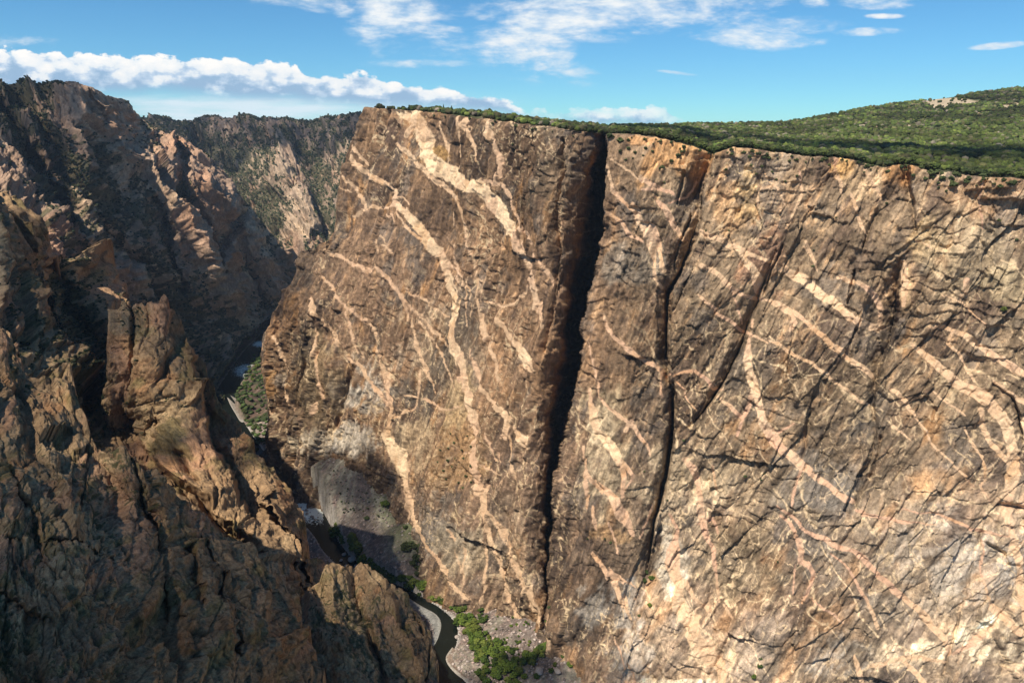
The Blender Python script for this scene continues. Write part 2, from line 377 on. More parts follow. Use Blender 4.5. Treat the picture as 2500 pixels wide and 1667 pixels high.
# ================================================================== THE PAINTED WALL
RIM = [(600, 262), (895, 262), (930, 265), (980, 268), (1050, 274), (1120, 282), (1200, 292), (1300, 306), (1390, 318), (1470, 328), (1500, 330), (1560, 332), (1600, 338), (1640, 344),
       (1700, 362), (1745, 378), (1790, 362), (1850, 366), (1900, 374), (1980, 384), (2040, 385), (2100, 395), (2160, 408), (2205, 402), (2260, 414), (2330, 424), (2400, 434), (2460, 436), (2560, 448), (2700, 455), (2850, 468), (3100, 480)]
wall_ctrl = [(895, 262, 1330), (835, 420, 1325), (790, 600, 1320), (690, 690, 1330), (640, 830, 1330), (655, 1000, 1290), (650, 1175, 1240), (700, 900, 1270),
    (1000, 272, 1250), (960, 450, 1225), (900, 640, 1200), (850, 850, 1180), (815, 1000, 1165), (790, 1150, 1160),
    (1200, 292, 1095), (1180, 500, 1070), (1160, 750, 1035), (1130, 1000, 985), (1100, 1250, 930), (1080, 1430, 885),
    (1390, 318, 960), (1370, 600, 925), (1350, 850, 890), (1320, 1100, 855), (1300, 1350, 815), (1300, 1530, 790),
    (1500, 330, 905), (1500, 600, 875), (1450, 900, 835), (1400, 1200, 790), (1360, 1530, 745),
    (1740, 375, 850), (1700, 700, 815), (1680, 1000, 775), (1640, 1400, 715), (1620, 1660, 670),
    (2180, 405, 790), (2150, 700, 760), (2130, 1000, 715), (2100, 1400, 655), (2080, 1660, 610),
    (2560, 448, 730), (2560, 800, 695), (2560, 1200, 650), (2560, 1660, 580), (3000, 470, 690), (3000, 1000, 640), (3000, 1700, 545), (1800, 1760, 610), (2400, 1780, 560), (900, 1300, 1060), (650, 1300, 1150), (700, 1700, 1000), (1100, 1700, 780)]
K = [
 # x, y, depth, left width, right width
 [(1493, 318, 150, 108, 7), (1495, 430, 150, 110, 7), (1482, 560, 150, 102, 8), (1455, 690, 130, 84, 8), (1425, 850, 110, 76, 8), (1395, 1000, 95, 74, 8), (1370, 1150, 80, 70, 9), (1345, 1300, 60, 54, 10), (1333, 1420, 40, 34, 12), (1325, 1545, 15, 20, 10)],
 [(1493, 318, 260, 34, 6), (1495, 430, 420, 62, 6), (1482, 560, 430, 72, 6), (1455, 690, 420, 58, 6), (1425, 850, 380, 52, 6), (1397, 1000, 330, 50, 6), (1372, 1150, 230, 32, 6), (1347, 1300, 140, 20, 6), (1334, 1420, 70, 12, 6), (1326, 1545, 30, 12, 7)],
 [(1725, 420, 10, 9, 4), (1712, 540, 40, 12, 4), (1664, 660, 60, 13, 5), (1636, 720, 80, 15, 5), (1630, 870, 60, 10, 5), (1641, 900, 12, 5, 3)], [(1640, 940, 20, 7, 4), (1643, 960, 70, 12, 5), (1642, 1060, 90, 13, 6), (1627, 1160, 80, 17, 6), (1604, 1254, 60, 18, 6), (1588, 1348, 36, 12, 6), (1578, 1404, 12, 6, 5)],
 [(2190, 690, 10, 8, 4), (2184, 760, 50, 16, 5), (2165, 840, 50, 18, 5), (2145, 900, 20, 10, 5)], [(1845, 745, 10, 7, 3), (1812, 837, 40, 12, 4), (1774, 921, 40, 12, 4), (1727, 991, 34, 11, 4), (1690, 1040, 8, 6, 4)], [(1700, 470, 10, 8, 3), (1690, 540, 40, 12, 4), (1665, 600, 30, 10, 4)], [(2208, 400, 20, 16, 7), (2212, 460, 30, 14, 6), (2218, 500, 8, 10, 5)],
 [(1910, 600, 6, 7, 3), (1880, 660, 20, 9, 3), (1865, 720, 8, 7, 3)], [(1300, 430, 6, 8, 3), (1306, 560, 14, 10, 3), (1312, 640, 6, 8, 3)], [(1420, 345, 10, 8, 3), (1428, 420, 22, 12, 3), (1424, 520, 10, 8, 3)],
 [(1400, 350, 30, 22, 8), (1395, 480, 34, 26, 6), (1388, 600, 34, 26, 6), (1380, 720, 22, 22, 6), (1350, 860, 20, 20, 6)],
 [(1370, 860, 20, 16, 5), (1345, 1000, 22, 18, 5), (1330, 1140, 20, 20, 5), (1318, 1300, 12, 12, 5)],
 [(1742, 372, 38, 40, 8), (1716, 450, 40, 55, 8), (1712, 540, 40, 60, 10), (1700, 590, 38, 60, 10), (1664, 660, 36, 42, 10), (1634, 720, 34, 34, 10), (1628, 870, 32, 20, 9), (1642, 960, 34, 22, 9), (1641, 1060, 34, 20, 10), (1626, 1160, 34, 34, 10), (1603, 1254, 30, 40, 10), (1588, 1348, 22, 26, 9), (1578, 1404, 12, 14, 8)],
 [(1678, 560, 22, 16, 4), (1650, 640, 24, 16, 4), (1640, 760, 16, 14, 4)],
 [(1660, 500, 14, 12, 4), (1668, 430, 14, 12, 4)],
 [(1888, 615, 8, 12, 4), (1860, 700, 20, 20, 5), (1837, 762, 22, 22, 5), (1812, 837, 24, 26, 6), (1774, 921, 24, 26, 6), (1727, 991, 22, 26, 6), (1685, 1043, 8, 12, 5)],
 [(2196, 640, 10, 14, 6), (2188, 724, 34, 52, 8), (2176, 804, 40, 60, 9), (2148, 880, 34, 46, 10), (2132, 985, 12, 16, 8), (2130, 1100, 8, 12, 7), (2085, 1232, 8, 12, 6)],
 [(2140, 520, 8, 14, 6), (2085, 660, 10, 16, 6), (2070, 740, 10, 14, 5)],
 [(2212, 392, 34, 30, 12), (2214, 440, 30, 30, 10), (2222, 500, 16, 22, 8), (2232, 570, 5, 10, 6)],
 [(2415, 935, 6, 8, 3), (2455, 968, 12, 12, 4), (2471, 1028, 12, 14, 4), (2476, 1070, 5, 8, 4)],
 [(2150, 1067, 10, 10, 4), (2130, 1160, 10, 12, 4), (2083, 1231, 6, 8, 4)],
 [(2387, 1290, 6, 8, 4), (2359, 1394, 6, 8, 4), (2326, 1511, 6, 8, 4), (2303, 1640, 6, 8, 4)],
 [(966, 305, 16, 22, 5), (978, 330, 20, 30, 5), (972, 365, 14, 26, 5), (955, 395, 5, 12, 4)],
 [(866, 913, 20, 22, 5), (847, 960, 30, 26, 6), (832, 1036, 26, 24, 6), (812, 1080, 10, 16, 5)],
 [(772, 780, 8, 14, 4), (764, 883, 24, 20, 5), (750, 960, 24, 20, 6), (735, 1060, 16, 16, 6), (722, 1120, 8, 12, 5)],
 [(700, 720, 10, 14, 5), (690, 800, 16, 18, 6), (672, 900, 16, 16, 6)],
 [(720, 620, 26, 30, 8), (716, 680, 26, 34, 8), (700, 740, 12, 16, 6)],
 [(820, 600, 14, 20, 8), (812, 680, 14, 20, 8), (800, 760, 8, 12, 6)],
 [(862, 400, 10, 14, 5), (845, 480, 14, 18, 6), (838, 560, 8, 12, 5)],
 [(1235, 1180, 6, 8, 3), (1255, 1330, 8, 9, 3)],
 [(1325, 420, 10, 14, 4), (1322, 520, 14, 16, 4), (1340, 640, 10, 14, 4)],
 [(1555, 560, 8, 9, 3), (1545, 620, 8, 10, 3)], [(1560, 770, 10, 7, 3), (1562, 840, 10, 7, 3)],
 [(1980, 1010, 6, 10, 4), (1960, 1120, 6, 10, 4)], [(2085, 590, -14, 50, 50), (2110, 700, -16, 60, 30), (2090, 830, -14, 60, 30)],
 [(1560, 400, -14, 70, 60), (1580, 700, -18, 90, 40), (1540, 1000, -14, 90, 60), (1500, 1250, -8, 90, 60)],
 [(2424, 1226, 9, 5, 9), (2510, 1236, 9, 5, 9)], [(2392, 1320, 9, 4, 8), (2434, 1343, 9, 4, 8), (2440, 1368, 6, 4, 4), (2470, 1372, 6, 4, 6)],
]
# dykes: lists of (x, y, width) measured along the wall
V = [
 [(975, 268, 34), (1014, 283, 40), (1037, 318, 38), (1049, 344, 34), (1047, 370, 20), (1064, 398, 36), (1091, 421, 38), (1125, 444, 36), (1152, 459, 34), (1182, 455, 30), (1200, 468, 28), (1213, 490, 36), (1240, 524, 34), (1263, 551, 30), (1278, 578, 26), (1300, 622, 22), (1315, 665, 20), (1327, 714, 18), (1335, 760, 14), (1348, 802, 8)],
 [(990, 330, 10), (1005, 305, 9), (1030, 310, 8)],
 [(961, 350, 4), (982, 362, 10), (999, 371, 14), (1030, 402, 13), (1068, 436, 12), (1091, 459, 9), (1118, 482, 9), (1137, 513, 6), (1146, 551, 5), (1150, 590, 3)],
 [(869, 329, 6), (876, 363, 8), (888, 385, 7), (903, 402, 5)], [(872, 372, 5), (876, 398, 7), (895, 420, 10), (911, 430, 12), (934, 444, 16), (960, 460, 16), (967, 476, 11), (966, 495, 12), (976, 509, 18), (1003, 524, 20), (1022, 545, 21), (1040, 573, 22), (1059, 599, 22), (1082, 634, 22), (1101, 676, 24), (1117, 714, 30), (1120, 749, 24), (1109, 783, 22), (1107, 821, 24), (1119, 848, 30), (1136, 872, 22), (1143, 913, 17), (1155, 959, 17), (1166, 1005, 16), (1174, 1055, 14), (1176, 1098, 15), (1184, 1144, 17), (1190, 1201, 14), (1197, 1258, 12), (1207, 1304, 14), (1220, 1358, 12), (1239, 1411, 12), (1250, 1457, 9), (1270, 1511, 8), (1276, 1522, 5)],
 [(970, 505, 8), (940, 508, 7), (914, 511, 6), (890, 518, 8), (870, 530, 5)], [(960, 490, 4), (985, 482, 3), (1010, 500, 3)],
 [(818, 619, 6), (850, 636, 8), (868, 642, 7), (890, 655, 8), (906, 663, 9), (925, 653, 8), (952, 680, 9), (983, 707, 9), (998, 726, 9), (1006, 768, 6), (1013, 814, 5), (1025, 864, 8), (1040, 902, 9), (1059, 940, 5), (1068, 965, 3)],
 [(1006, 707, 4), (1029, 726, 5), (1059, 745, 5), (1094, 772, 4)], [(1005, 739, 4), (1040, 776, 6), (1063, 814, 6), (1097, 848, 6)], [(1013, 749, 3), (1048, 814, 5), (1078, 864, 5), (1109, 909, 3), (1130, 950, 2)],
 [(810, 684, 5), (845, 726, 6), (883, 764, 6), (918, 802, 6), (925, 852, 6), (944, 890, 7), (950, 925, 9), (952, 959, 12), (960, 997, 9), (952, 1043, 8), (944, 1062, 20), (960, 1088, 34), (975, 1110, 36), (984, 1140, 30), (988, 1170, 18), (992, 1195, 12), (1013, 1247, 12), (1029, 1281, 14), (1059, 1323, 11), (1090, 1365, 9), (1112, 1395, 12), (1128, 1419, 9), (1155, 1453, 5)],
 [(988, 1200, 5), (1000, 1240, 6), (1005, 1290, 5), (1010, 1320, 3)],
 [(780, 730, 5), (791, 745, 7), (826, 814, 7), (849, 860, 12), (868, 883, 9), (883, 893, 8), (895, 917, 9), (915, 938, 7), (937, 959, 12), (950, 985, 8)],
 [(1029, 902, 5), (1025, 952, 7), (1013, 994, 5), (983, 1009, 5), (960, 1017, 4)], [(990, 966, 4), (1025, 970, 4)], [(1036, 974, 5), (1078, 990, 5), (1110, 1000, 4), (1136, 997, 3)],
 [(1113, 519, 3), (1115, 570, 4), (1117, 622, 4), (1128, 661, 6), (1146, 680, 6), (1151, 720, 4), (1152, 800, 3)], [(1082, 634, 4), (1110, 650, 5), (1128, 661, 6), (1135, 690, 6)], [(1146, 680, 4), (1165, 720, 3), (1168, 780, 3)],
 [(1159, 570, 4), (1160, 600, 7), (1170, 634, 5), (1182, 691, 6), (1190, 740, 5), (1197, 768, 8), (1203, 810, 14), (1208, 835, 12), (1218, 860, 6), (1224, 890, 8), (1227, 932, 4)], [(1195, 680, 3), (1204, 700, 4), (1200, 740, 3)],
 [(1231, 768, 8), (1243, 790, 10), (1258, 814, 12), (1278, 838, 12), (1295, 862, 20), (1305, 885, 22), (1313, 905, 10)], [(1208, 737, 5), (1225, 742, 6), (1243, 749, 6), (1270, 735, 5), (1292, 722, 5), (1308, 699, 5)],
 [(1162, 852, 4), (1172, 890, 6), (1178, 920, 7), (1190, 945, 9), (1205, 975, 6), (1225, 990, 10), (1243, 1005, 16), (1258, 1017, 14), (1250, 1050, 12), (1245, 1068, 12)], [(1258, 1065, 7), (1264, 1110, 8), (1268, 1140, 6), (1273, 1174, 4)], [(1270, 1040, 4), (1300, 1075, 26), (1310, 1095, 14)],
 [(1190, 1225, 5), (1210, 1250, 8), (1227, 1270, 9), (1240, 1300, 10), (1250, 1325, 10), (1262, 1360, 11), (1276, 1395, 12), (1293, 1430, 14), (1296, 1460, 10), (1304, 1490, 16), (1319, 1530, 10)],
 [(1189, 1320, 6), (1193, 1360, 8), (1193, 1410, 7), (1189, 1465, 7)], [(1118, 1290, 3), (1135, 1345, 3), (1150, 1400, 2)], [(1150, 1330, 3), (1150, 1400, 3), (1146, 1430, 2)],
 [(1202, 295, 12), (1213, 337, 14), (1220, 362, 12), (1230, 390, 10), (1228, 410, 6), (1225, 445, 5)],
 [(1083, 298, 3), (1088, 330, 4), (1095, 352, 5), (1100, 386, 4), (1098, 420, 2)], [(1152, 315, 7), (1155, 335, 7), (1164, 356, 9), (1170, 372, 4), (1179, 398, 5)], [(1129, 291, 7), (1132, 330, 7), (1131, 364, 5), (1125, 413, 4)], [(1152, 290, 9), (1140, 310, 12), (1158, 320, 8)],
 [(1198, 444, 6), (1225, 450, 10), (1248, 459, 9), (1260, 475, 11), (1272, 500, 10), (1282, 517, 8), (1297, 555, 7), (1310, 572, 9), (1324, 592, 6)], [(1330, 620, 6), (1350, 650, 9), (1366, 680, 7), (1372, 700, 3)],
 [(850, 417, 3), (873, 459, 6), (890, 485, 7), (899, 508, 5)], [(826, 440, 3), (850, 460, 3), (870, 475, 3)], [(925, 575, 3), (945, 600, 4), (965, 622, 4)], [(970, 520, 3), (990, 545, 5), (1012, 565, 5), (1035, 592, 4)], [(915, 585, 3), (922, 620, 3)], [(940, 525, 4), (960, 530, 5), (970, 548, 3)],
 [(684, 821, 4), (692, 840, 5), (699, 868, 7), (706, 885, 5), (711, 905, 5)], [(785, 745, 7), (791, 768, 9), (790, 820, 6), (789, 883, 8), (788, 930, 7), (787, 978, 8), (780, 1010, 5)], [(665, 1003, 5), (672, 1025, 4)], [(652, 1042, 4), (656, 1070, 5), (662, 1110, 3)], [(868, 764, 3), (875, 820, 4), (884, 870, 3)], [(712, 925, 5), (720, 960, 4), (735, 1000, 4)],
 [(1175, 1060, 7), (1188, 1120, 8), (1200, 1180, 5), (1196, 1220, 4)], [(1210, 1060, 4), (1235, 1130, 3)], [(1155, 1100, 3), (1240, 1160, 3)],
 # right of the great cleft
 [(1505, 400, 5), (1508, 430, 6), (1519, 471, 9), (1535, 495, 7), (1554, 512, 7)], [(1516, 394, 4), (1540, 412, 6), (1562, 432, 4), (1580, 450, 3)], [(1497, 509, 6), (1515, 530, 8), (1535, 545, 9), (1550, 574, 9), (1570, 590, 6)],
 [(1615, 490, 8), (1628, 510, 14), (1642, 535, 15), (1655, 560, 11), (1672, 589, 8)], [(1560, 505, 14), (1573, 545, 18), (1585, 580, 24), (1596, 610, 20), (1601, 640, 8), (1606, 680, 10), (1624, 703, 8)], [(1590, 550, 14), (1605, 575, 18), (1618, 620, 14), (1626, 660, 12)], [(1606, 460, 7), (1580, 465, 4)],
 [(1709, 566, 8), (1735, 582, 12), (1755, 589, 12), (1798, 609, 15), (1820, 618, 12), (1844, 628, 8), (1880, 645, 7), (1905, 654, 10), (1930, 668, 18), (1961, 682, 24), (1985, 700, 26), (2008, 724, 24), (2035, 745, 20), (2064, 765, 20), (2090, 782, 20), (2120, 795, 20), (2146, 802, 18)],
 [(1805, 615, 14), (1820, 640, 18), (1838, 664, 20), (1852, 690, 24), (1850, 712, 16)], [(1713, 650, 12), (1740, 662, 12), (1755, 673, 10), (1770, 690, 14), (1788, 706, 11), (1815, 720, 9), (1840, 729, 8), (1868, 732, 5), (1891, 739, 14), (1915, 752, 18), (1938, 767, 14), (1958, 785, 8), (1980, 803, 10), (2008, 827, 14), (2030, 845, 16), (2055, 860, 17), (2080, 882, 12), (2105, 899, 15), (2127, 918, 10)],
 [(1925, 760, 8), (1935, 790, 10), (1925, 805, 4)],
 [(1704, 724, 5), (1730, 745, 8), (1755, 767, 8), (1780, 785, 9), (1810, 808, 8), (1849, 823, 6), (1875, 833, 5), (1896, 837, 7), (1915, 850, 8), (1938, 868, 6), (1962, 880, 8), (1985, 893, 8), (2010, 910, 8), (2030, 930, 5), (2069, 954, 5), (2095, 972, 6), (2120, 986, 5)],
 [(2045, 676, 8), (2070, 686, 11), (2092, 692, 12), (2115, 705, 12), (2132, 724, 16), (2148, 755, 12), (2146, 785, 10), (2138, 800, 8)], [(1788, 706, 5), (1800, 745, 5), (1810, 790, 4)],
 [(1484, 776, 5), (1492, 800, 8), (1508, 827, 9), (1530, 845, 10), (1550, 857, 13), (1570, 872, 9), (1590, 886, 11), (1612, 894, 14), (1626, 904, 12), (1620, 930, 4), (1622, 965, 5)],
 [(1451, 840, 3), (1457, 880, 4), (1461, 930, 4), (1466, 966, 5), (1478, 985, 6), (1494, 1000, 8), (1515, 1012, 8), (1536, 1028, 9), (1550, 1040, 12), (1565, 1065, 9), (1582, 1085, 6), (1592, 1110, 4)], [(1545, 1025, 9), (1530, 1052, 9)],
 [(1445, 950, 5), (1447, 986, 10), (1455, 1020, 18), (1465, 1046, 18), (1480, 1064, 20), (1494, 1085, 24), (1508, 1108, 20), (1518, 1140, 12), (1524, 1165, 14), (1518, 1212, 7)], [(1512, 1120, 10), (1530, 1140, 12), (1548, 1160, 10), (1542, 1175, 5), (1520, 1200, 4)],
 [(1432, 1090, 5), (1436, 1142, 9), (1448, 1170, 10), (1470, 1190, 11), (1492, 1205, 14), (1505, 1225, 22), (1520, 1250, 28), (1535, 1275, 20), (1545, 1300, 8)], [(1436, 1150, 10), (1440, 1200, 8), (1438, 1235, 6)], [(1453, 1230, 6), (1462, 1265, 12), (1466, 1290, 4)], [(1490, 1270, 4), (1505, 1320, 5), (1512, 1350, 3)],
 [(1835, 781, 6), (1832, 830, 8), (1828, 870, 18), (1830, 900, 22), (1838, 930, 24), (1849, 968, 22), (1856, 1000, 18), (1866, 1030, 24), (1886, 1057, 30), (1905, 1085, 26), (1925, 1105, 24), (1957, 1138, 20), (1980, 1154, 16), (2003, 1170, 17), (2025, 1183, 12), (2041, 1198, 15), (2058, 1212, 15), (2076, 1222, 14)],
 [(1840, 960, 16), (1815, 1010, 8), (1800, 1060, 8)], [(1952, 1145, 6), (1942, 1180, 7), (1938, 1205, 8), (1933, 1235, 4)], [(1866, 1040, 10), (1895, 1060, 6), (1940, 1030, 4)],
 [(2083, 1245, 8), (2105, 1250, 10), (2130, 1254, 8), (2160, 1260, 9), (2195, 1268, 7), (2230, 1268, 3), (2279, 1273, 3)], [(2195, 1235, 4), (2230, 1245, 4), (2265, 1242, 5), (2300, 1255, 6), (2326, 1268, 7), (2355, 1280, 6), (2387, 1287, 9), (2420, 1296, 4), (2452, 1297, 3)],
 [(1896, 1231, 5), (1925, 1250, 7), (1945, 1265, 8), (1966, 1287, 7), (1990, 1302, 8), (2013, 1310, 12), (2035, 1325, 13), (2055, 1334, 10), (2080, 1342, 11), (2102, 1357, 12), (2120, 1378, 12), (2140, 1400, 13), (2160, 1415, 13), (2172, 1430, 14), (2195, 1448, 14), (2214, 1465, 12), (2235, 1483, 14), (2256, 1502, 18), (2266, 1520, 12)],
 [(1905, 1254, 6), (1925, 1268, 8), (1942, 1295, 10), (1955, 1312, 12), (1960, 1340, 13), (1956, 1364, 13), (1975, 1372, 12), (1985, 1392, 10), (1980, 1420, 9), (1970, 1445, 9), (1958, 1465, 6)], [(1945, 1370, 4), (1942, 1400, 4), (1938, 1440, 3)],
 [(2025, 1345, 4), (2050, 1365, 4), (2070, 1385, 5), (2080, 1405, 6), (2097, 1441, 7), (2112, 1465, 8), (2130, 1495, 8), (2140, 1530, 8)], [(1980, 1455, 3), (2010, 1480, 5), (2035, 1495, 6), (2055, 1515, 5)],
 [(1670, 1120, 14), (1690, 1147, 18), (1700, 1170, 16), (1704, 1198, 14), (1708, 1230, 17), (1709, 1264, 18), (1716, 1295, 14), (1722, 1320, 10), (1735, 1345, 10), (1738, 1390, 9), (1743, 1430, 8), (1748, 1470, 5)], [(1700, 1285, 8), (1735, 1265, 6), (1745, 1310, 5)], [(1740, 1140, 5), (1748, 1200, 5)],
 [(1634, 1255, 6), (1645, 1280, 8), (1653, 1301, 8), (1646, 1325, 12), (1642, 1345, 30), (1640, 1375, 36), (1645, 1400, 26), (1655, 1430, 20), (1655, 1470, 30), (1668, 1500, 40), (1690, 1525, 38), (1700, 1550, 34), (1722, 1581, 38), (1740, 1610, 34), (1755, 1642, 30), (1760, 1680, 20)],
 [(1670, 1420, 9), (1690, 1460, 8), (1720, 1500, 8)], [(1760, 1475, 5), (1775, 1500, 6), (1790, 1520, 4)], [(1456, 1348, 10), (1475, 1372, 12), (1494, 1392, 14), (1507, 1415, 14), (1518, 1450, 12), (1532, 1485, 9), (1542, 1510, 7)], [(1490, 1385, 5), (1520, 1410, 5), (1550, 1435, 4)],
 [(2225, 838, 6), (2240, 850, 12), (2270, 874, 17), (2295, 900, 20), (2320, 922, 24), (2350, 944, 26), (2380, 962, 32), (2410, 985, 36), (2430, 1010, 28), (2445, 1040, 26), (2450, 1075, 24), (2458, 1114, 30), (2452, 1160, 26), (2444, 1200, 20), (2442, 1254, 22), (2452, 1300, 18), (2466, 1350, 20), (2475, 1400, 16), (2480, 1460, 20), (2494, 1540, 22), (2510, 1600, 20)],
 [(2385, 1000, 12), (2390, 1040, 14), (2400, 1070, 12), (2429, 1103, 14), (2462, 1131, 14)], [(2490, 1020, 26), (2500, 1100, 26), (2490, 1180, 20), (2470, 1230, 14)],
 [(2270, 800, 6), (2300, 798, 9), (2330, 812, 12), (2354, 823, 16), (2396, 851, 18), (2420, 868, 16), (2443, 884, 20), (2475, 905, 20), (2520, 930, 20)], [(2415, 930, 6), (2435, 948, 12), (2460, 962, 14), (2500, 982, 16)], [(2320, 815, 6), (2310, 840, 7), (2345, 870, 6), (2375, 930, 5)],
 [(2170, 945, 5), (2190, 955, 10), (2208, 980, 11), (2222, 1000, 10), (2235, 1025, 5), (2255, 1055, 5), (2270, 1080, 6), (2300, 1118, 5), (2325, 1140, 5), (2345, 1160, 6), (2368, 1180, 5)], [(2279, 954, 4), (2310, 985, 4), (2345, 1012, 4)], [(2345, 1040, 3), (2362, 1075, 6), (2380, 1104, 7), (2390, 1135, 7), (2394, 1164, 5), (2380, 1180, 4), (2402, 1220, 5)],
 [(2082, 472, 6), (2086, 495, 8), (2090, 517, 8), (2101, 551, 8), (2117, 570, 5)], [(2113, 417, 8), (2125, 435, 9), (2136, 455, 9), (2155, 482, 7)], [(2035, 390, 12), (2038, 410, 12), (2055, 440, 10), (2060, 470, 7)], [(2395, 430, 3), (2390, 480, 3), (2400, 560, 4)],
 [(2235, 585, 5), (2260, 603, 6), (2270, 612, 3)], [(1961, 589, 5), (1975, 615, 7), (1985, 635, 6), (1996, 660, 3)], [(1634, 918, 5), (1665, 905, 6), (1699, 907, 8), (1720, 922, 9), (1745, 946, 9), (1765, 950, 6)], [(1755, 970, 6), (1785, 990, 8), (1812, 1014, 7)], [(1650, 930, 4), (1680, 965, 4), (1704, 998, 3)],
 [(2175, 1040, 5), (2215, 1075, 3)], [(2266, 1520, 12), (2290, 1548, 16), (2310, 1590, 10)], [(2120, 1625, 8), (2180, 1610, 12), (2240, 1600, 10), (2300, 1610, 7)], [(2085, 1600, 8), (2095, 1640, 14), (2110, 1680, 12)], [(2205, 1615, 10), (2235, 1640, 12), (2262, 1680, 12)],
 [(1500, 1560, 3), (1545, 1640, 6), (1555, 1700, 6)], [(2380, 1310, 5), (2384, 1350, 5), (2378, 1390, 4), (2392, 1440, 5), (2402, 1480, 5)], [(2410, 1480, 20), (2440, 1500, 22), (2470, 1530, 18)], [(2320, 1590, 10), (2370, 1560, 14), (2420, 1520, 12)],
 [(2360, 690, 14), (2352, 715, 16), (2340, 728, 8)], [(2300, 720, 3), (2350, 745, 4), (2400, 790, 3)], [(2200, 640, 14), (2205, 700, 18), (2198, 750, 10)],
 [(1990, 640, 4), (1960, 605, 4)], [(1700, 445, 4), (1680, 480, 5), (1640, 500, 4)], [(1590, 1230, 3), (1560, 1310, 4)], [(1580, 440, 12), (1610, 455, 12), (1650, 475, 6)], [(1340, 1500, 8), (1345, 1540, 14), (1342, 1580, 12)],
 [(1865, 425, 3), (1900, 470, 5), (1915, 500, 3)], [(1880, 460, 8), (1855, 470, 5), (1850, 520, 5)], [(1950, 420, 4), (1958, 470, 6), (1935, 520, 6), (1920, 560, 4)],
]
# patches: x, y, rx, ry, colour, strength
PAT = [(790, 1075, 70, 34, (.66, .60, .50), .9), (870, 1070, 60, 50, (.50, .47, .42), .8), (900, 950, 60, 70, (.30, .28, .25), .8), (860, 960, 50, 40, (.50, .48, .44), .6), (1090, 870, 120, 140, (.27, .235, .19), .5), (1120, 1110, 85, 100, (.36, .235, .125), .75), (1030, 1080, 70, 70, (.40, .32, .22), .7), (1010, 960, 70, 50, (.13, .115, .10), .8),
 (1090, 1290, 80, 90, (.28, .265, .24), .6), (1140, 1350, 60, 80, (.36, .31, .22), .5), (1480, 1120, 70, 160, (.44, .37, .26), .7), (1470, 1050, 40, 60, (.52, .45, .34), .5), (1650, 1200, 90, 110, (.60, .50, .36), .6), (1640, 1370, 40, 90, (.72, .66, .55), .7), (1730, 1180, 70, 60, (.62, .50, .34), .5),
 (1500, 1480, 90, 70, (.36, .345, .32), .75), (1480, 1350, 90, 40, (.20, .15, .11), .6), (1540, 1590, 70, 60, (.46, .43, .38), .6), (1820, 1370, 130, 90, (.31, .24, .155), .7), (2200, 1585, 120, 42, (.66, .54, .38), .8), (2400, 1520, 90, 40, (.60, .49, .35), .5), (2300, 1520, 50, 40, (.62, .46, .30), .6), (2060, 1600, 90, 60, (.46, .44, .40), .6), (2430, 1560, 100, 70, (.62, .54, .40), .6), (2350, 1380, 150, 90, (.27, .26, .24), .55), (1980, 1180, 120, 80, (.26, .245, .225), .6),
 (2000, 1400, 90, 70, (.30, .29, .26), .4), (2200, 1350, 110, 90, (.24, .215, .185), .6), (1820, 480, 30, 70, (.60, .46, .27), .75), (1790, 500, 60, 90, (.46, .30, .17), .5), (2050, 410, 40, 34, (.62, .40, .19), .8), (2100, 450, 50, 45, (.48, .37, .25), .6), (2250, 590, 60, 60, (.56, .42, .25), .65), (2205, 680, 20, 80, (.58, .44, .28), .65), (2300, 620, 40, 90, (.45, .35, .22), .5), (1600, 350, 60, 14, (.46, .28, .15), .7), (1670, 360, 40, 12, (.52, .32, .16), .7), (1790, 375, 60, 16, (.48, .33, .20), .6),
 (1010, 300, 30, 30, (.45, .28, .15), .5), (960, 330, 30, 34, (.10, .075, .065), .8), (1070, 385, 30, 30, (.55, .36, .16), .7), (690, 860, 50, 110, (.46, .29, .17), .6), (670, 950, 16, 50, (.56, .34, .16), .7), (700, 930, 26, 20, (.6, .56, .5), .6), (745, 870, 60, 70, (.19, .155, .12), .5), (790, 940, 60, 120, (.34, .27, .17), .5), (780, 640, 60, 50, (.20, .145, .105), .5), (1130, 960, 40, 80, (.40, .31, .19), .6), (1160, 760, 60, 80, (.22, .19, .16), .5),
 (1380, 420, 50, 120, (.17, .14, .105), .5), (1550, 650, 90, 60, (.23, .215, .19), .6), (1860, 640, 60, 90, (.26, .15, .105), .5), (2120, 640, 60, 60, (.16, .125, .10), .7), (2100, 860, 60, 60, (.16, .135, .115), .6), (2060, 800, 60, 30, (.16, .125, .10), .6), (2110, 1000, 60, 60, (.17, .16, .145), .5), (2350, 620, 140, 100, (.33, .29, .22), .5), (2450, 700, 70, 50, (.50, .43, .30), .5), (2440, 790, 60, 20, (.2, .18, .15), .5), (1830, 900, 90, 60, (.21, .18, .15), .5), (1740, 1180, 200, 60, (.5, .4, .27), .35), (1760, 1590, 140, 60, (.46, .36, .27), .4), (1650, 1665, 90, 12, (.7, .62, .48), .8), (1900, 1520, 80, 40, (.40, .32, .25), .5), (1480, 1300, 60, 22, (.42, .27, .13), .6), (1250, 1330, 60, 120, (.30, .24, .18), .5), (2200, 1480, 200, 60, (.40, .36, .30), .35)]
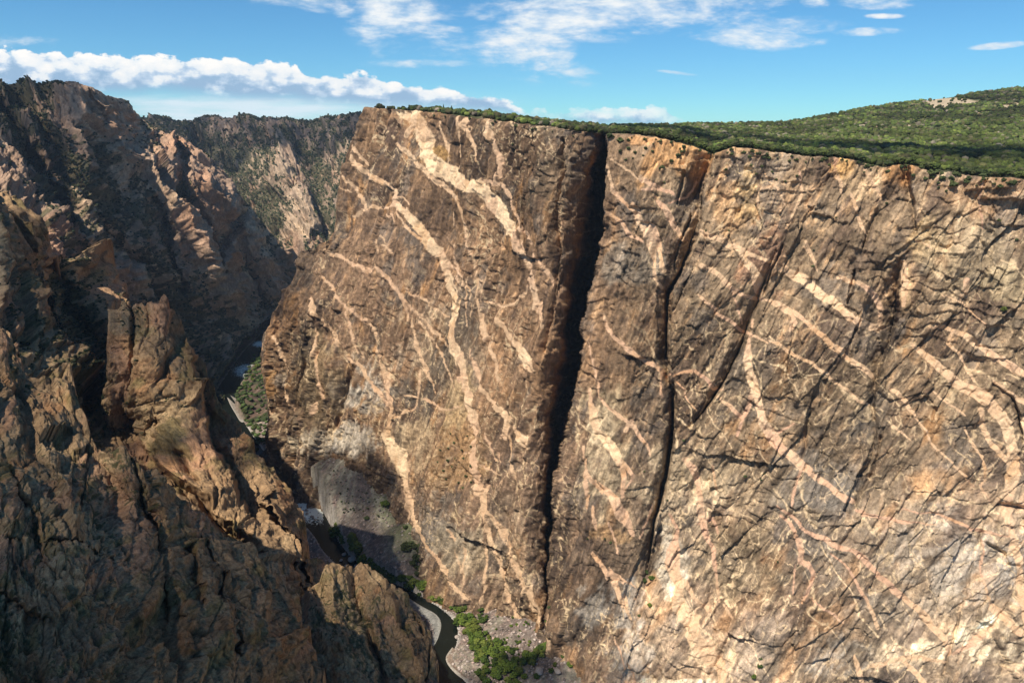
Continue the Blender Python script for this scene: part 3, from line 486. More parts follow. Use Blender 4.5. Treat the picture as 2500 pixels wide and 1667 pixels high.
def wall_noise(I):
    P = I['PS']; px, py = I['px'], I['py']; x, y, z = P[:, 0], P[:, 1], P[:, 2]
    s = x*0.78 - y*0.63                        # along the wall
    c2 = np.interp(py, [370, 540, 590, 720, 1060, 1160, 1404, 1800], [1742, 1712, 1700, 1634, 1641, 1626, 1578, 1480])
    k = (px > c2 + 4).astype(float)            # the rock beyond the second cleft leans more
    sh = s - z*(0.13 + 0.13*k) + 300*k         # foliation leans
    w = (fbm(s, z, y, 50, 4, 2, .6)-.5)*20
    z2 = z + w; s2 = sh + w*.4
    a1, e1 = facets(s2, z2, 46, 2.6, 1); a2, e2 = facets(s2 + 13, z2, 17, 2.2, 9); a3, e3 = facets(s2, z2, 6.5, 1.7, 17)
    rg = fbm(s2, z2*.22, y*.3, 34, 5, 4, .55, True)
    flut = fbm(s2, z2*.12, 0*z, 11, 4, 6, .6, True)
    big = fbm(s, z*.5, y, 220, 3, 9)
    rough = 0.80 + 0.3*k + 0.6*sst(px, 900, 700)*sst(py, 500, 800)
    calm = 1 - 0.45*np.exp(-((px-1050)/180)**2 - ((py-900)/330)**2)
    b1 = blocks(s2, z2, 60, 1.7, 21); b2 = blocks(s2, z2, 23, 1.5, 29); b3 = blocks(s2, z2, 9, 1.2, 37); b4 = blocks(s2, z2, 4, 1.1, 43)
    lg = z2 + s2*.25 + (fbm(s, z, y, 40, 3, 33)-.5)*60; lt = lg/17. - np.floor(lg/17.); ledge = np.where(lt < .85, lt/.85, (1-lt)/.15)*sst(fbm(s, z, y, 70, 3, 34), .46, .6)
    d = (a1*4.5 + a2*2.4 + a3*1.2 + b1*12 + b2*6.0 + b3*2.2 + b4*.8)*rough*calm + (rg-.55)*(15-7*k)*rough*calm + (flut-.55)*(10-5*k)*rough + (fbm(s2, z2*.10, 0*z, 26, 4, 85, .55, True)-.6)*9 + (big-.5)*34 - ledge*2.6
    d = d + (fbm(s, z, y, 5, 4, 12, .6)-.5)*2.2
    # fine cracks between blocks
    ce = (1-sst(e1, 0, .03))*1.0 + (1-sst(e2, 0, .06))*0.7
    d = d - ce*rough
    # ledge at the foot with the ochre slope
    d = d + 16*np.exp(-((px-1110)/80)**2)*sst(py, 1000, 1220)*0.8
    d = d - 7*sst(py, 330, 266)*sst(fbm(s, 0*s, 0*s, 25, 3, 31), .45, .65)
    d = d*(1-0.85*np.exp(-np.maximum(0, py - interp(RIM, px))/3.5))
    return d, dict(e1=e1, e2=e2, s=s, sh=s2, z2=z2, a1=a1, a2=a2, rg=rg, flut=flut)
def dist_veins(px, py, vlist, wx, wy, wmul=1.0, wv=None):
    m = np.zeros(len(px)); cen = np.zeros(len(px))
    for pts in vlist:
        idx, d, side, ex = polyd(px + wx, py + wy, pts, 30)
        if d is None: continue
        w = np.maximum(ex[:, 0]*0.5*wmul, 0.9)
        if wv is not None: w = w*wv[idx]
        v = 1 - sst(d, w*0.92, w*1.02+0.5)
        v = v*np.clip(ex[:, 0]/3.2, .45, 1)
        m[idx] = np.maximum(m[idx], v); cen[idx] = np.maximum(cen[idx], np.where(v > 0, ex[:, 0], 0))
    return m, cen
def wall_colour(I):
    P = I['PS']; px, py = I['px'], I['py']; x, y, z = P[:, 0], P[:, 1], P[:, 2]; s, s2, z2 = I['s'], I['sh'], I['z2']
    n1 = fbm(s, z, y, 120, 5, 41, .6); n2 = fbm(s2, z2*.5, y, 30, 5, 42, .62); n3 = fbm(s2, z2*.35, y, 7, 4, 43, .65); n4 = fbm(s, z, y, 45, 5, 44, .6)
    nf = TB.ravel()[(np.arange(len(px))*7919) % TB.size]
    k = sst(px, 1380, 1700)
    C = np.tile(np.array([.215, .150, .105]), (len(px), 1))
    C = lerp(C, np.array([.250, .195, .140]), k)
    C = lerp(C, np.array([.095, .070, .056]), sst(n2, .48, .64)*.85)
    C = lerp(C, np.array([.36, .235, .145]), sst(n1, .52, .70)*.55)
    C = lerp(C, np.array([.165, .145, .128]), sst(n4, .53, .66)*.65)
    C = lerp(C, np.array([.42, .29, .18]), sst(n3, .56, .74)*.55)
    C = lerp(C, np.array([.095, .072, .060]), sst(fbm(s2*1.0, z2*.10, 0*z, 9, 4, 46, .6), .56, .72)*.55)      # varnish streaks
    C = lerp(C, np.array([.46, .27, .13]), sst(fbm(s, z*.35, y, 38, 4, 47, .6), .60, .74)*.6)               # rust
    wz = (fbm(s, z, y, 22, 4, 48)-.5)
    for (cx, cy, rx, ry, c, st) in PAT:
        q = ((px-cx)/rx)**2 + ((py-cy)/ry)**2
        m = sst(1.15 - q + wz*3.4 + (n3-.5)*2.0, 0, .9)*st
        C = lerp(C, np.array(c)*1.0, m*np.where(q < 6, 1, 0))
    n6 = fbm(s2, z2*.6, y, 3.2, 3, 49, .7)
    C *= ((0.45 + 1.1*n3)*(.62+.76*n6))[:, None]
    st1 = fbm(s2, z2*.10, 0*z, 4.5, 4, 81, .65); st2 = fbm(s2*1.0, z2*.07, 0*z, 1.9, 2, 82, .6); bl = fbm(s, z, y, 9, 4, 83, .65)
    C *= ((.52+.96*st1)*(.72+.56*st2)*(.60+.80*bl))[:, None]
    big_t = fbm(s, z*.8, y, 150, 4, 84, .55); C *= (.70+.60*sst(big_t, .34, .62))[:, None]
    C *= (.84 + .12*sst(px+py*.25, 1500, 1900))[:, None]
    lum = C.mean(1, keepdims=True); C = np.clip(lum + (C-lum)*(1.08-.18*sst(py, 900, 1300))[:, None], .01, 1)
    # thin vein network
    wv1 = (fbm(s, z, y, 26, 4, 51)-.5)*30; wv2 = (fbm(s, z, y, 26, 4, 52)-.5)*30
    f1 = np.abs(fbm(s*.8+z*.55+wv1*.5, z*.5, y*0, 34, 3, 53, .5)-.5); f2 = np.abs(fbm(s+wv2*.4, (z*.8-s*.6)*.7, y*0, 21, 3, 54, .5)-.5); f3 = np.abs(fbm(s2*1.2, z*.35, y*0, 15, 3, 55, .5)-.5)
    dens = sst(fbm(s, z, y, 100, 3, 56), .36, .56)
    dens = np.maximum(dens, .8*sst(px, 1450, 1700)*sst(py, 500, 900)); dens = np.maximum(dens, .55*sst(px, 740, 850)*sst(px, 1300, 1200)*sst(py, 560, 760)); dens = np.maximum(dens, .7*np.exp(-((px-900)/110)**2-((py-960)/120)**2))
    fine = np.maximum.reduce([1-sst(f1, .004, .013), (1-sst(f2, .004, .012))*.9, (1-sst(f3, .003, .010))*.8])*dens*sst(n3, .32, .48)
    C = lerp(C, np.array([.62, .50, .34]), fine*.85)
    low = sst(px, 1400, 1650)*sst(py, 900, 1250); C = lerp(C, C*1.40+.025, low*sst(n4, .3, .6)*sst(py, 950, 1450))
    # the named dykes, bent a little by the rock
    wx = (fbm(s, z, y, 18, 4, 61, .6)-.5)*9; wy = (fbm(s, z, y, 18, 4, 62, .6)-.5)*9
    wv = .72 + .62*fbm(s, z, y, 14, 4, 63, .6)
    wx = wx + I['a1']*5.5; wy = wy + I['a2']*4
    vm, vw = dist_veins(px, py, V, wx, wy, 1.0, wv)
    broken = sst(fbm(s, z, y, 12, 4, 64, .6), .30, .40)*.15+.85
    vm = vm*broken
    pink = sst(fbm(s, z, y, 90, 3, 65), .45, .6)*.8
    big_ = sst(vw, 8, 24)
    vc = lerp(lerp(np.tile(np.array([.62, .47, .33]), (len(px), 1)), np.array([.56, .38, .29]), pink*(.4+.6*k)*1.0), np.array([.84, .70, .50]), big_*(1-k*.5)*sst(n4, .35, .6))
    vc = vc*(0.94 + .12*n6)[:, None]*np.array([1.0, .965, .95])
    vc = lerp(vc, np.array([.50, .30, .15]), sst(n2, .55, .7)*.5)
    C = lerp(C, vc, vm*.96)
    I['vein'] = vm
    # darker along the fractures, less so on the dykes
    C *= (1 - .30*(1-sst(I['e2'], 0, .05))*(1-vm*.5))[:, None]
    C = C*np.array([1.0, .925, .83])*(1-.10*sst(px, 1500, 1300))[:, None]
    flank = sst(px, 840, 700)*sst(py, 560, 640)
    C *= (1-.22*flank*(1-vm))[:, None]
    return np.clip(C*(0.90+0.2*nf[:, None]), .02, .85)
wall_left = [(262, 893), (330, 868), (420, 838), (560, 822), (592, 812), (604, 790), (618, 762), (626, 736), (660, 728), (684, 722), (700, 712), (716, 694), (742, 688), (764, 672), (792, 664), (812, 650), (830, 645), (900, 642), (960, 655), (1010, 662), (1080, 656), (1180, 640), (1300, 620), (1780, 600)]
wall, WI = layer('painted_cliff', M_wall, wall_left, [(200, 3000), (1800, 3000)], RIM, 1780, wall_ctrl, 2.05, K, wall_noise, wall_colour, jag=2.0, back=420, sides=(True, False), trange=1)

# ================================================================== PLATEAU above the wall
SKYL = [(600, 258), (893, 261), (950, 262), (1100, 270), (1200, 280), (1300, 292), (1400, 302), (1500, 308), (1600, 306), (1700, 302), (1800, 301), (1900, 298), (1960, 291), (2020, 280), (2100, 264), (2200, 250), (2300, 238), (2400, 224), (2500, 211), (2640, 198), (2800, 190), (3100, 186)]
BARE = [(2320, 250, 60, 10), (2290, 262, 26, 7), (2240, 305, 14, 5), (2110, 308, 10, 3), (2220, 310, 8, 6), (2250, 298, 14, 4), (2455, 262, 12, 5), (2480, 255, 8, 4), (2463, 292, 6, 4), (2235, 248, 8, 3), (2105, 305, 5, 4)]
def plateau():
    nr, nc = 150, 1060
    u = np.linspace(0, 1, nc)[None]; v = np.linspace(0, 1, nr)[:, None]
    px = 893 + (2990-893)*u + 0*v
    rimP = at(px[0], interp(RIM, px[0]), tps(wall_ctrl)(px[0], interp(RIM, px[0])))
    w0 = WI['P'].reshape(WI['nr'], WI['nc'], 3)[0]; wx_ = WI['qx'].reshape(WI['nr'], WI['nc'])[0]
    # start exactly on the wall's own rim
    rimP = np.stack([np.interp(px[0], wx_, w0[:, i]) for i in range(3)], -1)
    ridge = np.interp(px[0], [893, 1200, 1500, 1800, 2200, 2640], [1380, 1330, 1500, 1900, 2300, 2300])
    skP = at(px[0], interp(SKYL, px[0])+3, ridge)
    k = v**1.25
    P = rimP[None]*(1-k[..., None]) + skP[None]*k[..., None]
    sag = np.interp(px[0], [893, 1300, 1700, 2100, 2640], [0, 1, 7, 26, 42])
    P[..., 2] -= np.sin(np.pi*np.clip(k, 0, 1)**.9)[:, :]*sag[None]
    P[..., 2] += (fbm(P[..., 0], P[..., 1], 0*P[..., 0], 160, 4, 71)-.5)*np.minimum(v*60, 16)*np.minimum(1, (1-v)*6)
    # far slope beyond the skyline
    ext = []
    for q in (40, 150, 400, 1000): 
        e = P[-1].copy(); e[:, 1] += q; e[:, 2] -= q*.18; ext.append(e)
    G = np.concatenate([P, np.stack(ext)], 0)
    g = G.reshape(-1, 3); n = fbm(g[:, 0], g[:, 1], 0*g[:, 0], 60, 4, 72, .6)
    C = lerp(np.tile(np.array([.15, .13, .075]), (len(g), 1)), np.array([.30, .23, .14]), sst(n, .55, .7)); C = lerp(C, np.array([.06, .07, .03]), sst(n, .62, .40))
    gx, gy = proj(g)
    for bx, by, brx, bry in BARE: C = lerp(C, np.array([.44, .355, .24]), .9*(1-sst(((gx-bx)/brx)**2+((gy-by)/bry)**2, .8, 1.3)))
    me = mesh_np('plateau', g, grid_faces(*G.shape[:2]), M_left, C)
    link(bpy.data.objects.new('plateau', me), kind='structure')
    return P, skP
PL, _ = plateau()

# ================================================================== LEFT SIDE OF THE CANYON (far)
def far_noise(amp, L, shear, seed, green, gthr=.5, rgain=1.0):
    def f(I):
        P = I['PS']; x, y = I['S'], P[:, 1]*.05; z = -I['T']; px, py = I['px'], I['py']
        w = (fbm(x, z, y, L*.8, 4, seed+2)-.5)*L*.5
        s2 = x + shear*z + w
        r1 = fbm(s2, z*.34, y, L, 5, seed, .55, True); r2 = fbm(s2, z*.40, y, L*.3, 5, seed+1, .6, True)
        a1, e1 = facets(s2, z + w*.3, L*.45, 2.2, seed); a2, e2 = facets(s2, z+w*.3, L*.16, 1.9, seed+7); a3, e3 = facets(s2, z, L*.06, 1.6, seed+9)
        b1 = blocks(s2, z, L*.7, 2.0, seed+31); b2 = blocks(s2, z, L*.28, 1.8, seed+37); b3 = blocks(s2, z, L*.12, 1.5, seed+41)
        d = (r1-.55)*amp*2.4*rgain + (r2-.5)*amp*1.6 + a1*amp*.4 + a2*amp*.26 + a3*amp*.12 + b1*amp*1.7 + b2*amp*.8 + b3*amp*.38 + (fbm(x, z, y, L*.12, 4, seed+3)-.5)*amp*.5
        d *= np.clip(.25 + (py - interp(I['top'], px))/40. if 'top' in I else 1, .25, 1)
        return d, dict(r1=r1, r2=r2, e1=e1, e2=e2, s2=s2)
    return f
def far_colour(base, lite, dark, gfun, seed, L):
    def f(I):
        P = I['PS']; x, y, z = I['S'], P[:, 1]*.05, -I['T']; px, py = I['px'], I['py']; s2 = I['s2']
        n1 = fbm(x, z, y, L, 5, seed+11, .6); n2 = fbm(s2, z*.35, y*.3, L*.25, 5, seed+12, .62); n3 = fbm(x, z, y, L*.07, 4, seed+13, .7)
        C = np.tile(np.array(base), (len(px), 1)); C = lerp(C, np.array(lite), sst(n1, .48, .66)*.6); C = lerp(C, np.array(dark), sst(n2, .5, .68)*.6)
        C = lerp(C, np.array([base[0]*1.25, base[1]*1.0, base[2]*.85]), sst(fbm(x, z, y, L*.6, 4, seed+14), .52, .66)*.5)
        C = lerp(C, np.array(lite)*1.25, sst(n2, .42, .30)*.5)
        C *= (.62 + .76*n3)[:, None]
        g = gfun(I, n1, n2, n3)
        gc = lerp(np.tile(np.array([.040, .046, .024]), (len(px), 1)), np.array([.080, .078, .040]), sst(n2, .4, .6))
        gc = gc*(.6+.8*n3)[:, None]
        C *= (.55+.9*fbm(s2, z*.25, y, L*.05, 4, seed+19, .65))[:, None]; C = lerp(C, gc, .85*np.clip(g, 0, 1)); I['green'] = g
        return np.clip(C, .015, .8)
    return f
# --- the distant ridge at the end of the canyon
RT = [(250, 300), (330, 305), (352, 300), (365, 291), (385, 286), (410, 288), (425, 297), (438, 300), (450, 297), (478, 289), (505, 285), (533, 283), (548, 290), (560, 287), (585, 290), (598, 284), (612, 285), (630, 293), (660, 294), (700, 290), (760, 294), (800, 290), (850, 285), (880, 284), (960, 288)]
Kr = [[(612, 345, -90, 30, 45), (666, 379, -130, 55, 50), (700, 432, -150, 80, 40), (728, 478, -60, 60, 24)],
      [(470, 310, 60, 60, 60), (520, 370, 130, 60, 60), (574, 410, 150, 60, 60), (612, 478, 170, 60, 60), (670, 545, 150, 60, 60), (712, 590, 100, 40, 50)],
      [(700, 470, -40, 30, 30), (745, 500, -110, 55, 45), (765, 560, -110, 60, 40), (760, 640, -40, 50, 40)],
      [(730, 370, 60, 40, 40), (770, 430, 90, 40, 40), (790, 500, 100, 40, 40), (800, 560, 60, 40, 30)],
      [(700, 310, -40, 30, 30), (706, 360, -50, 24, 24), (730, 400, -20, 20, 20)], [(540, 300, -50, 40, 30), (590, 340, -40, 40, 30), (610, 380, -20, 20, 20)], [(840, 300, -60, 40, 30), (835, 380, -60, 40, 30), (850, 450, -20, 30, 30)], [(640, 300, 30, 25, 20), (655, 350, 50, 25, 15), (680, 390, 30, 20, 10)]]
def g_ridge(I, n1, n2, n3):
    px, py = I['px'], I['py']
    g = .60 + (n1-.5)*1.7 + (n3-.5)*2.6 + (I['r1']-.6)*-1.0 + .25*np.clip(I['dd']/120, -1.2, 1)
    g = g + .35*sst(py, 330, 290)
    g = g - .9*np.exp(-((px-735)/45)**2-((py-560)/70)**2) - .5*np.exp(-((px-700)/50)**2-((py-430)/50)**2)
    return sst(g, .40, .58)
layer('distant_ridge', M_left, [(250, 250), (900, 250)], [(250, 960), (900, 960)], RT, 800,
      [(330, 300, 3500), (600, 290, 3600), (900, 285, 3500), (400, 420, 3100), (600, 450, 3050), (860, 450, 3000), (500, 620, 2800), (700, 620, 2700), (900, 650, 2600), (700, 800, 2350), (400, 800, 2500)],
      1.7, Kr, far_noise(30, 150, .5, 101, None), far_colour((.30, .215, .155), (.44, .33, .22), (.17, .13, .105), g_ridge, 101, 240), jag=.6, back=900)
# --- the near left wall: long spurs running down to the river
LT = [(-90, 208), (0, 208), (30, 204), (70, 207), (110, 206), (150, 209), (190, 212), (222, 216), (240, 224), (255, 234), (262, 233), (280, 240), (295, 243), (305, 252), (309, 268), (318, 272), (330, 280), (338, 292), (352, 302), (385, 321), (420, 333), (451, 344), (497, 375), (536, 406), (566, 440), (589, 474), (620, 513), (643, 551), (658, 574), (690, 605), (714, 634), (722, 672), (735, 720), (760, 760)]
Kl = [[(740, 745, 160, 6, 420), (672, 788, 260, 6, 420), (640, 803, 270, 6, 420), (615, 832, 270, 6, 420), (580, 852, 270, 6, 420), (560, 880, 260, 6, 420), (536, 945, 240, 6, 420), (545, 990, 230, 6, 420), (560, 1040, 220, 6, 420), (600, 1130, 200, 6, 420)], [(-20, 250, 60, 50, 40), (0, 290, 110, 50, 40), (30, 340, 140, 55, 40), (62, 400, 140, 50, 40), (100, 470, 120, 45, 40), (150, 560, 80, 40, 30)],
      [(45, 245, 50, 30, 25), (70, 290, 80, 36, 30), (98, 340, 90, 36, 30), (125, 421, 90, 36, 30), (160, 470, 60, 30, 30), (190, 520, 50, 30, 30)],
      [(180, 260, -30, 30, 26), (186, 330, -60, 40, 30), (190, 370, -70, 44, 36), (195, 450, -60, 44, 34), (220, 540, -30, 30, 30)],
      [(190, 225, 20, 20, 10), (200, 260, 40, 24, 12), (215, 290, 30, 20, 12), (240, 310, 10, 12, 12)],
      [(250, 300, -20, 30, 24), (268, 367, -70, 44, 34), (310, 390, -80, 50, 36), (344, 413, -90, 50, 36), (380, 470, -90, 55, 34), (420, 530, -90, 50, 34), (470, 600, -90, 45, 34), (490, 680, -50, 40, 30)],
      [(395, 330, 20, 16, 12), (418, 365, 70, 30, 20), (428, 410, 90, 36, 20), (412, 455, 80, 30, 26), (425, 500, 80, 28, 24), (470, 560, 80, 28, 24), (510, 620, 90, 28, 24), (540, 690, 60, 28, 24)],
      [(385, 321, -30, 24, 20), (400, 350, -60, 30, 26), (408, 400, -40, 26, 16)],
      [(440, 440, -40, 30, 30), (480, 470, -80, 46, 36), (528, 505, -90, 50, 40), (560, 545, -60, 36, 24)],
      [(590, 500, 40, 24, 20), (562, 545, 80, 30, 24), (535, 590, 90, 30, 24), (512, 625, 50, 24, 20)],
      [(560, 600, -40, 24, 20), (530, 655, -60, 40, 30), (525, 730, -50, 40, 30), (545, 780, -20, 30, 30)],
      [(600, 560, -30, 30, 30), (640, 640, -70, 40, 34), (665, 720, -50, 36, 30)], [(575, 590, 30, 16, 14), (590, 650, 60, 24, 20), (620, 720, 60, 24, 20), (640, 770, 30, 24, 20)],
      [(420, 545, -20, 20, 20), (415, 590, -40, 30, 26), (440, 670, -50, 36, 30), (470, 740, -30, 30, 30)], [(360, 500, 40, 26, 20), (390, 560, 60, 26, 20), (400, 640, 60, 26, 22), (440, 730, 40, 24, 22)],
      [(130, 520, -30, 26, 20), (150, 560, -60, 40, 24), (200, 600, -60, 40, 30), (270, 640, -50, 44, 34), (330, 700, -40, 44, 34)], [(75, 470, -30, 30, 26), (110, 540, -50, 40, 30), (150, 590, -30, 30, 24)],
      [(210, 540, 40, 30, 26), (250, 590, 60, 30, 26), (320, 650, 60, 30, 26), (370, 720, 60, 26, 26), (420, 800, 40, 26, 26)]]
def g_left(I, n1, n2, n3):
    px, py = I['px'], I['py']
    g = .41 + (n1-.5)*1.9 + (n3-.5)*2.4 + (I['r1']-.6)*-1.1 + .55*np.clip(I['dd']/110, -1, 1)
    g = g + .5*sst(py, 260, 215)*sst(px, 200, 120) + .28*sst(px+py*.2, 330, 120) + .35*np.exp(-((px-590)/45)**2-((py-845)/35)**2) + .4*sst(py, 700, 800)*sst(px, 620, 540)
    g = g - .5*np.exp(-((px-560)/110)**2-((py-560)/150)**2)
    return sst(g, .40, .58)
layer('left_canyon_slope', M_left, [(200, -90), (1300, -90)], [(200, 790), (1300, 790)], LT, 1130,
      [(-50, 205, 1800), (60, 205, 1900), (222, 215, 1950), (352, 300, 2250), (497, 375, 2350), (620, 513, 2450), (714, 634, 2520), (740, 740, 2480), (660, 800, 2270), (600, 830, 2160), (570, 890, 1930), (530, 960, 1720), (420, 900, 1680), (480, 700, 1980),
       (300, 700, 1650), (300, 500, 1850), (100, 500, 1550), (0, 700, 1250), (200, 1000, 1300), (-50, 1000, 1080), (400, 1100, 1400), (150, 350, 1750), (540, 1100, 1480)],
      1.9, Kl, far_noise(25, 95, .55, 131, None), far_colour((.37, .245, .165), (.56, .40, .25), (.19, .135, .10), g_left, 131, 170), jag=.9, back=900)

# ================================================================== NEAR SIDE: dark crags under the viewpoint
def near_noise(amp, L, shear, seed):
    def f(I):
        P = I['PS']; x, y, z = I['S'], P[:, 1]*.05, -I['T']
        w = (fbm(x, z, y, L*1.5, 3, seed+2, .4)-.5)*L*.35
        s2 = x + shear*z + w
        r1 = fbm(s2, z*.36, y, L, 5, seed, .55, True); r2 = fbm(s2, z*.42, y, L*.3, 5, seed+1, .6, True)
        a1, e1 = facets(s2, z+w*.4, L*.6, 1.9, seed); a2, e2 = facets(s2, z+w*.4, L*.24, 1.7, seed+7); a3, e3 = facets(s2, z, L*.09, 1.4, seed+9); a4, e4 = facets(s2+3, z+w*.2, L*.036, 1.3, seed+19)
        b1 = blocks(s2, z, L*.95, 1.7, seed+31); b2 = blocks(s2+5, z, L*.40, 1.6, seed+37); b3 = blocks(s2, z, L*.17, 1.4, seed+41); b4 = blocks(s2, z, L*.07, 1.2, seed+3)
        d = (r1-.55)*amp*1.3 + (r2-.5)*amp*.25 + a1*amp*.5 + a2*amp*.30 + a3*amp*.15 + a4*amp*.06 + b1*amp*2.4 + b2*amp*1.5 + b3*amp*.75 + b4*amp*.32 + (fbm(x, z, y, L*.03, 3, seed+3)-.5)*amp*.10
        d -= ((1-sst(e1, 0, .04))*.30 + (1-sst(e2, 0, .06))*.14 + (1-sst(e3, 0, .09))*.05)*amp
        return d, dict(r1=r1, r2=r2, e1=e1, e2=e2, e3=e3, s2=s2, a1=a1, a2=a2)
    return f
def near_colour(seed, L, gr=.0):
    def f(I):
        P = I['PS']; x, y, z = I['S'], P[:, 1]*.05, -I['T']; px, py = I['px'], I['py']; s2 = I['s2']
        n1 = fbm(x, z, y, L, 5, seed+11, .6); n2 = fbm(s2, z*.3, y*.3, L*.25, 5, seed+12, .62); n3 = fbm(x, z, y, L*.05, 4, seed+13, .7); n4 = fbm(x, z, y, L*.4, 5, seed+15, .6)
        C = np.tile(np.array([.29, .222, .155]), (len(px), 1)); C = lerp(C, np.array([.42, .35, .25]), sst(n1, .48, .62)*.7); C = lerp(C, np.array([.13, .10, .075]), sst(n2, .5, .68)*.6)
        C = lerp(C, np.array([.30, .175, .10]), sst(n4, .55, .68)*.6); C = lerp(C, np.array([.38, .25, .19]), sst(fbm(x, z, y, L*.5, 4, seed+16), .57, .68)*.7)
        C = lerp(C, np.array([.16, .155, .075]), sst(fbm(x, z, y, L*.2, 4, seed+17), .56, .7)*.6)
        C = C*np.array([1.10, .92, .70]); C *= (.45 + 1.1*n3)[:, None]
        C *= (1-.45*(1-sst(I['e2'], 0, .05)))[:, None]; C *= (1-.3*(1-sst(I['e3'], 0, .07)))[:, None]
        g = sst(.12 + gr + (n1-.5)*1.3 + (n3-.5)*2.2 - (I['r1']-.6)*1.3 + .2*np.clip(I['dd']/30, -1, 1), .40, .56)
        C = lerp(C, np.array([.055, .062, .026])*(1), g*.85); I['green'] = g
        return np.clip(C, .012, .8)
    return f
MT = [(-90, 470), (0, 482), (23, 500), (50, 540), (66, 545), (80, 546), (90, 566), (99, 598), (112, 626), (150, 640), (180, 606), (207, 611), (230, 645), (245, 672), (262, 720), (270, 749), (290, 800), (320, 860), (360, 960), (420, 1060), (520, 1180)]
Km = [[(60, 545, -20, 26, 20), (95, 600, -36, 40, 22), (110, 660, -40, 44, 24), (130, 740, -40, 40, 26), (150, 830, -20, 30, 26)], [(118, 610, -10, 16, 5), (130, 660, -16, 20, 6), (150, 710, -12, 16, 6)],
      [(130, 640, 30, 24, 20), (160, 720, 60, 30, 26), (190, 800, 70, 30, 26), (230, 900, 80, 40, 30), (280, 1000, 60, 40, 30)], [(0, 560, 30, 30, 20), (30, 640, 50, 30, 24), (50, 740, 50, 30, 24), (80, 850, 50, 30, 24)],
      [(0, 640, -10, 30, 30), (30, 720, -20, 30, 26), (60, 800, -20, 30, 26)], [(210, 615, -12, 24, 16), (240, 700, -14, 36, 20), (262, 780, -14, 40, 20), (300, 880, -20, 30, 20)]]
layer('left_dark_slope', M_fg, [(400, -90), (1300, -90)], [(400, 540), (1300, 540)], MT, 1250,
      [(-50, 480, 900), (60, 545, 930), (99, 600, 960), (207, 611, 1120), (262, 740, 1080), (320, 870, 980), (380, 1000, 860), (150, 800, 860), (0, 700, 800), (0, 950, 620), (200, 1000, 700), (100, 1200, 520), (450, 1200, 640)],
      2.0, Km, near_noise(15, 85, .45, 161), near_colour(161, 110, .12), jag=1.6, back=350)
PT = [(240, 760), (272, 752), (283, 742), (291, 733), (300, 733), (307, 742), (309, 756), (313, 742), (322, 734), (338, 732), (345, 740), (352, 746), (370, 738), (388, 740), (393, 730), (398, 722), (403, 728), (405, 750), (412, 756), (428, 751), (436, 760), (441, 772), (450, 790), (462, 812), (470, 835), (480, 862), (500, 888), (512, 930), (530, 972), (548, 1010), (585, 1080), (602, 1100), (640, 1152), (657, 1180), (697, 1260), (720, 1306), (735, 1340), (772, 1411), (795, 1448), (812, 1480), (838, 1530), (858, 1578), (868, 1602), (873, 1660), (877, 1740), (900, 1800)]
Kp = [[(309, 745, 14, 5, 5), (312, 800, 18, 8, 5), (322, 860, 16, 10, 5), (330, 940, 12, 10, 5)], [(360, 745, 5, 8, 4), (362, 800, 7, 10, 4), (350, 870, 5, 8, 4)],
      [(472, 826, -14, 14, 4), (470, 880, -18, 18, 5), (468, 930, -18, 16, 6), (466, 985, -10, 12, 6)], [(430, 870, 10, 22, 6), (412, 878, 12, 10, 6), (405, 930, 14, 10, 5), (418, 960, 6, 8, 4)],
      [(476, 840, 10, 3, 40), (485, 940, 40, 6, 70), (500, 1030, 60, 8, 80), (530, 1150, 60, 10, 80), (590, 1260, 40, 10, 60)], [(430, 1075, 10, 10, 6), (410, 1020, 12, 10, 6), (395, 1075, 14, 12, 5)],
      [(330, 1000, 30, 40, 10), (370, 1100, 50, 50, 12), (430, 1200, 60, 50, 20), (520, 1290, 50, 50, 20), (600, 1360, 30, 40, 20)], [(560, 1300, -10, 20, 20), (620, 1240, -18, 30, 10), (650, 1290, -20, 30, 12), (690, 1350, -20, 30, 12), (760, 1450, -14, 30, 16)],
      [(540, 1090, 20, 20, 8), (575, 1180, 24, 20, 8), (620, 1260, 24, 20, 8), (700, 1360, 24, 20, 8), (760, 1460, 20, 18, 8)], [(700, 1400, 14, 14, 6), (750, 1520, 16, 14, 6), (790, 1640, 14, 14, 6)], [(450, 1120, 20, 18, 8), (480, 1200, 24, 18, 8)]]
layer('pinnacle_ridge', M_fg, [(722, 262), (1900, 262)],
      [(722, 874), (1800, 874)], PT, 1740,
      [(300, 740, 735), (400, 740, 735), (455, 800, 745), (340, 900, 690), (420, 950, 680), (480, 950, 700), (450, 1100, 640), (600, 1100, 700), (697, 1260, 660), (772, 1411, 600), (868, 1602, 520), (560, 1300, 560), (650, 1500, 470), (780, 1680, 430), (400, 1200, 600), (520, 1650, 400), (330, 1050, 720)],
      1.9, Kp, near_noise(6.5, 46, .22, 191), near_colour(191, 60, .0), jag=1.0, back=260)
OT = [(730, 1470), (760, 1440), (778, 1432), (790, 1400), (800, 1392), (807, 1388), (815, 1395), (830, 1405), (842, 1396), (856, 1400), (868, 1388), (882, 1390), (905, 1412), (918, 1419), (937, 1438), (960, 1458), (983, 1473), (1000, 1500), (1018, 1520), (1032, 1560), (1048, 1603), (1062, 1645), (1078, 1700), (1120, 1740)]
Ko = [[(920, 1425, -6, 16, 6), (950, 1500, -14, 26, 8), (985, 1580, -16, 26, 8), (1010, 1660, -14, 24, 8)], [(860, 1420, 6, 14, 8), (880, 1500, 16, 24, 10), (910, 1600, 18, 24, 10), (930, 1700, 14, 20, 10)], [(1000, 1510, 6, 8, 3), (1022, 1590, 8, 10, 4), (1035, 1660, 8, 10, 4)], [(810, 1400, -5, 16, 12), (815, 1480, -10, 24, 14), (840, 1580, -10, 24, 14)]]
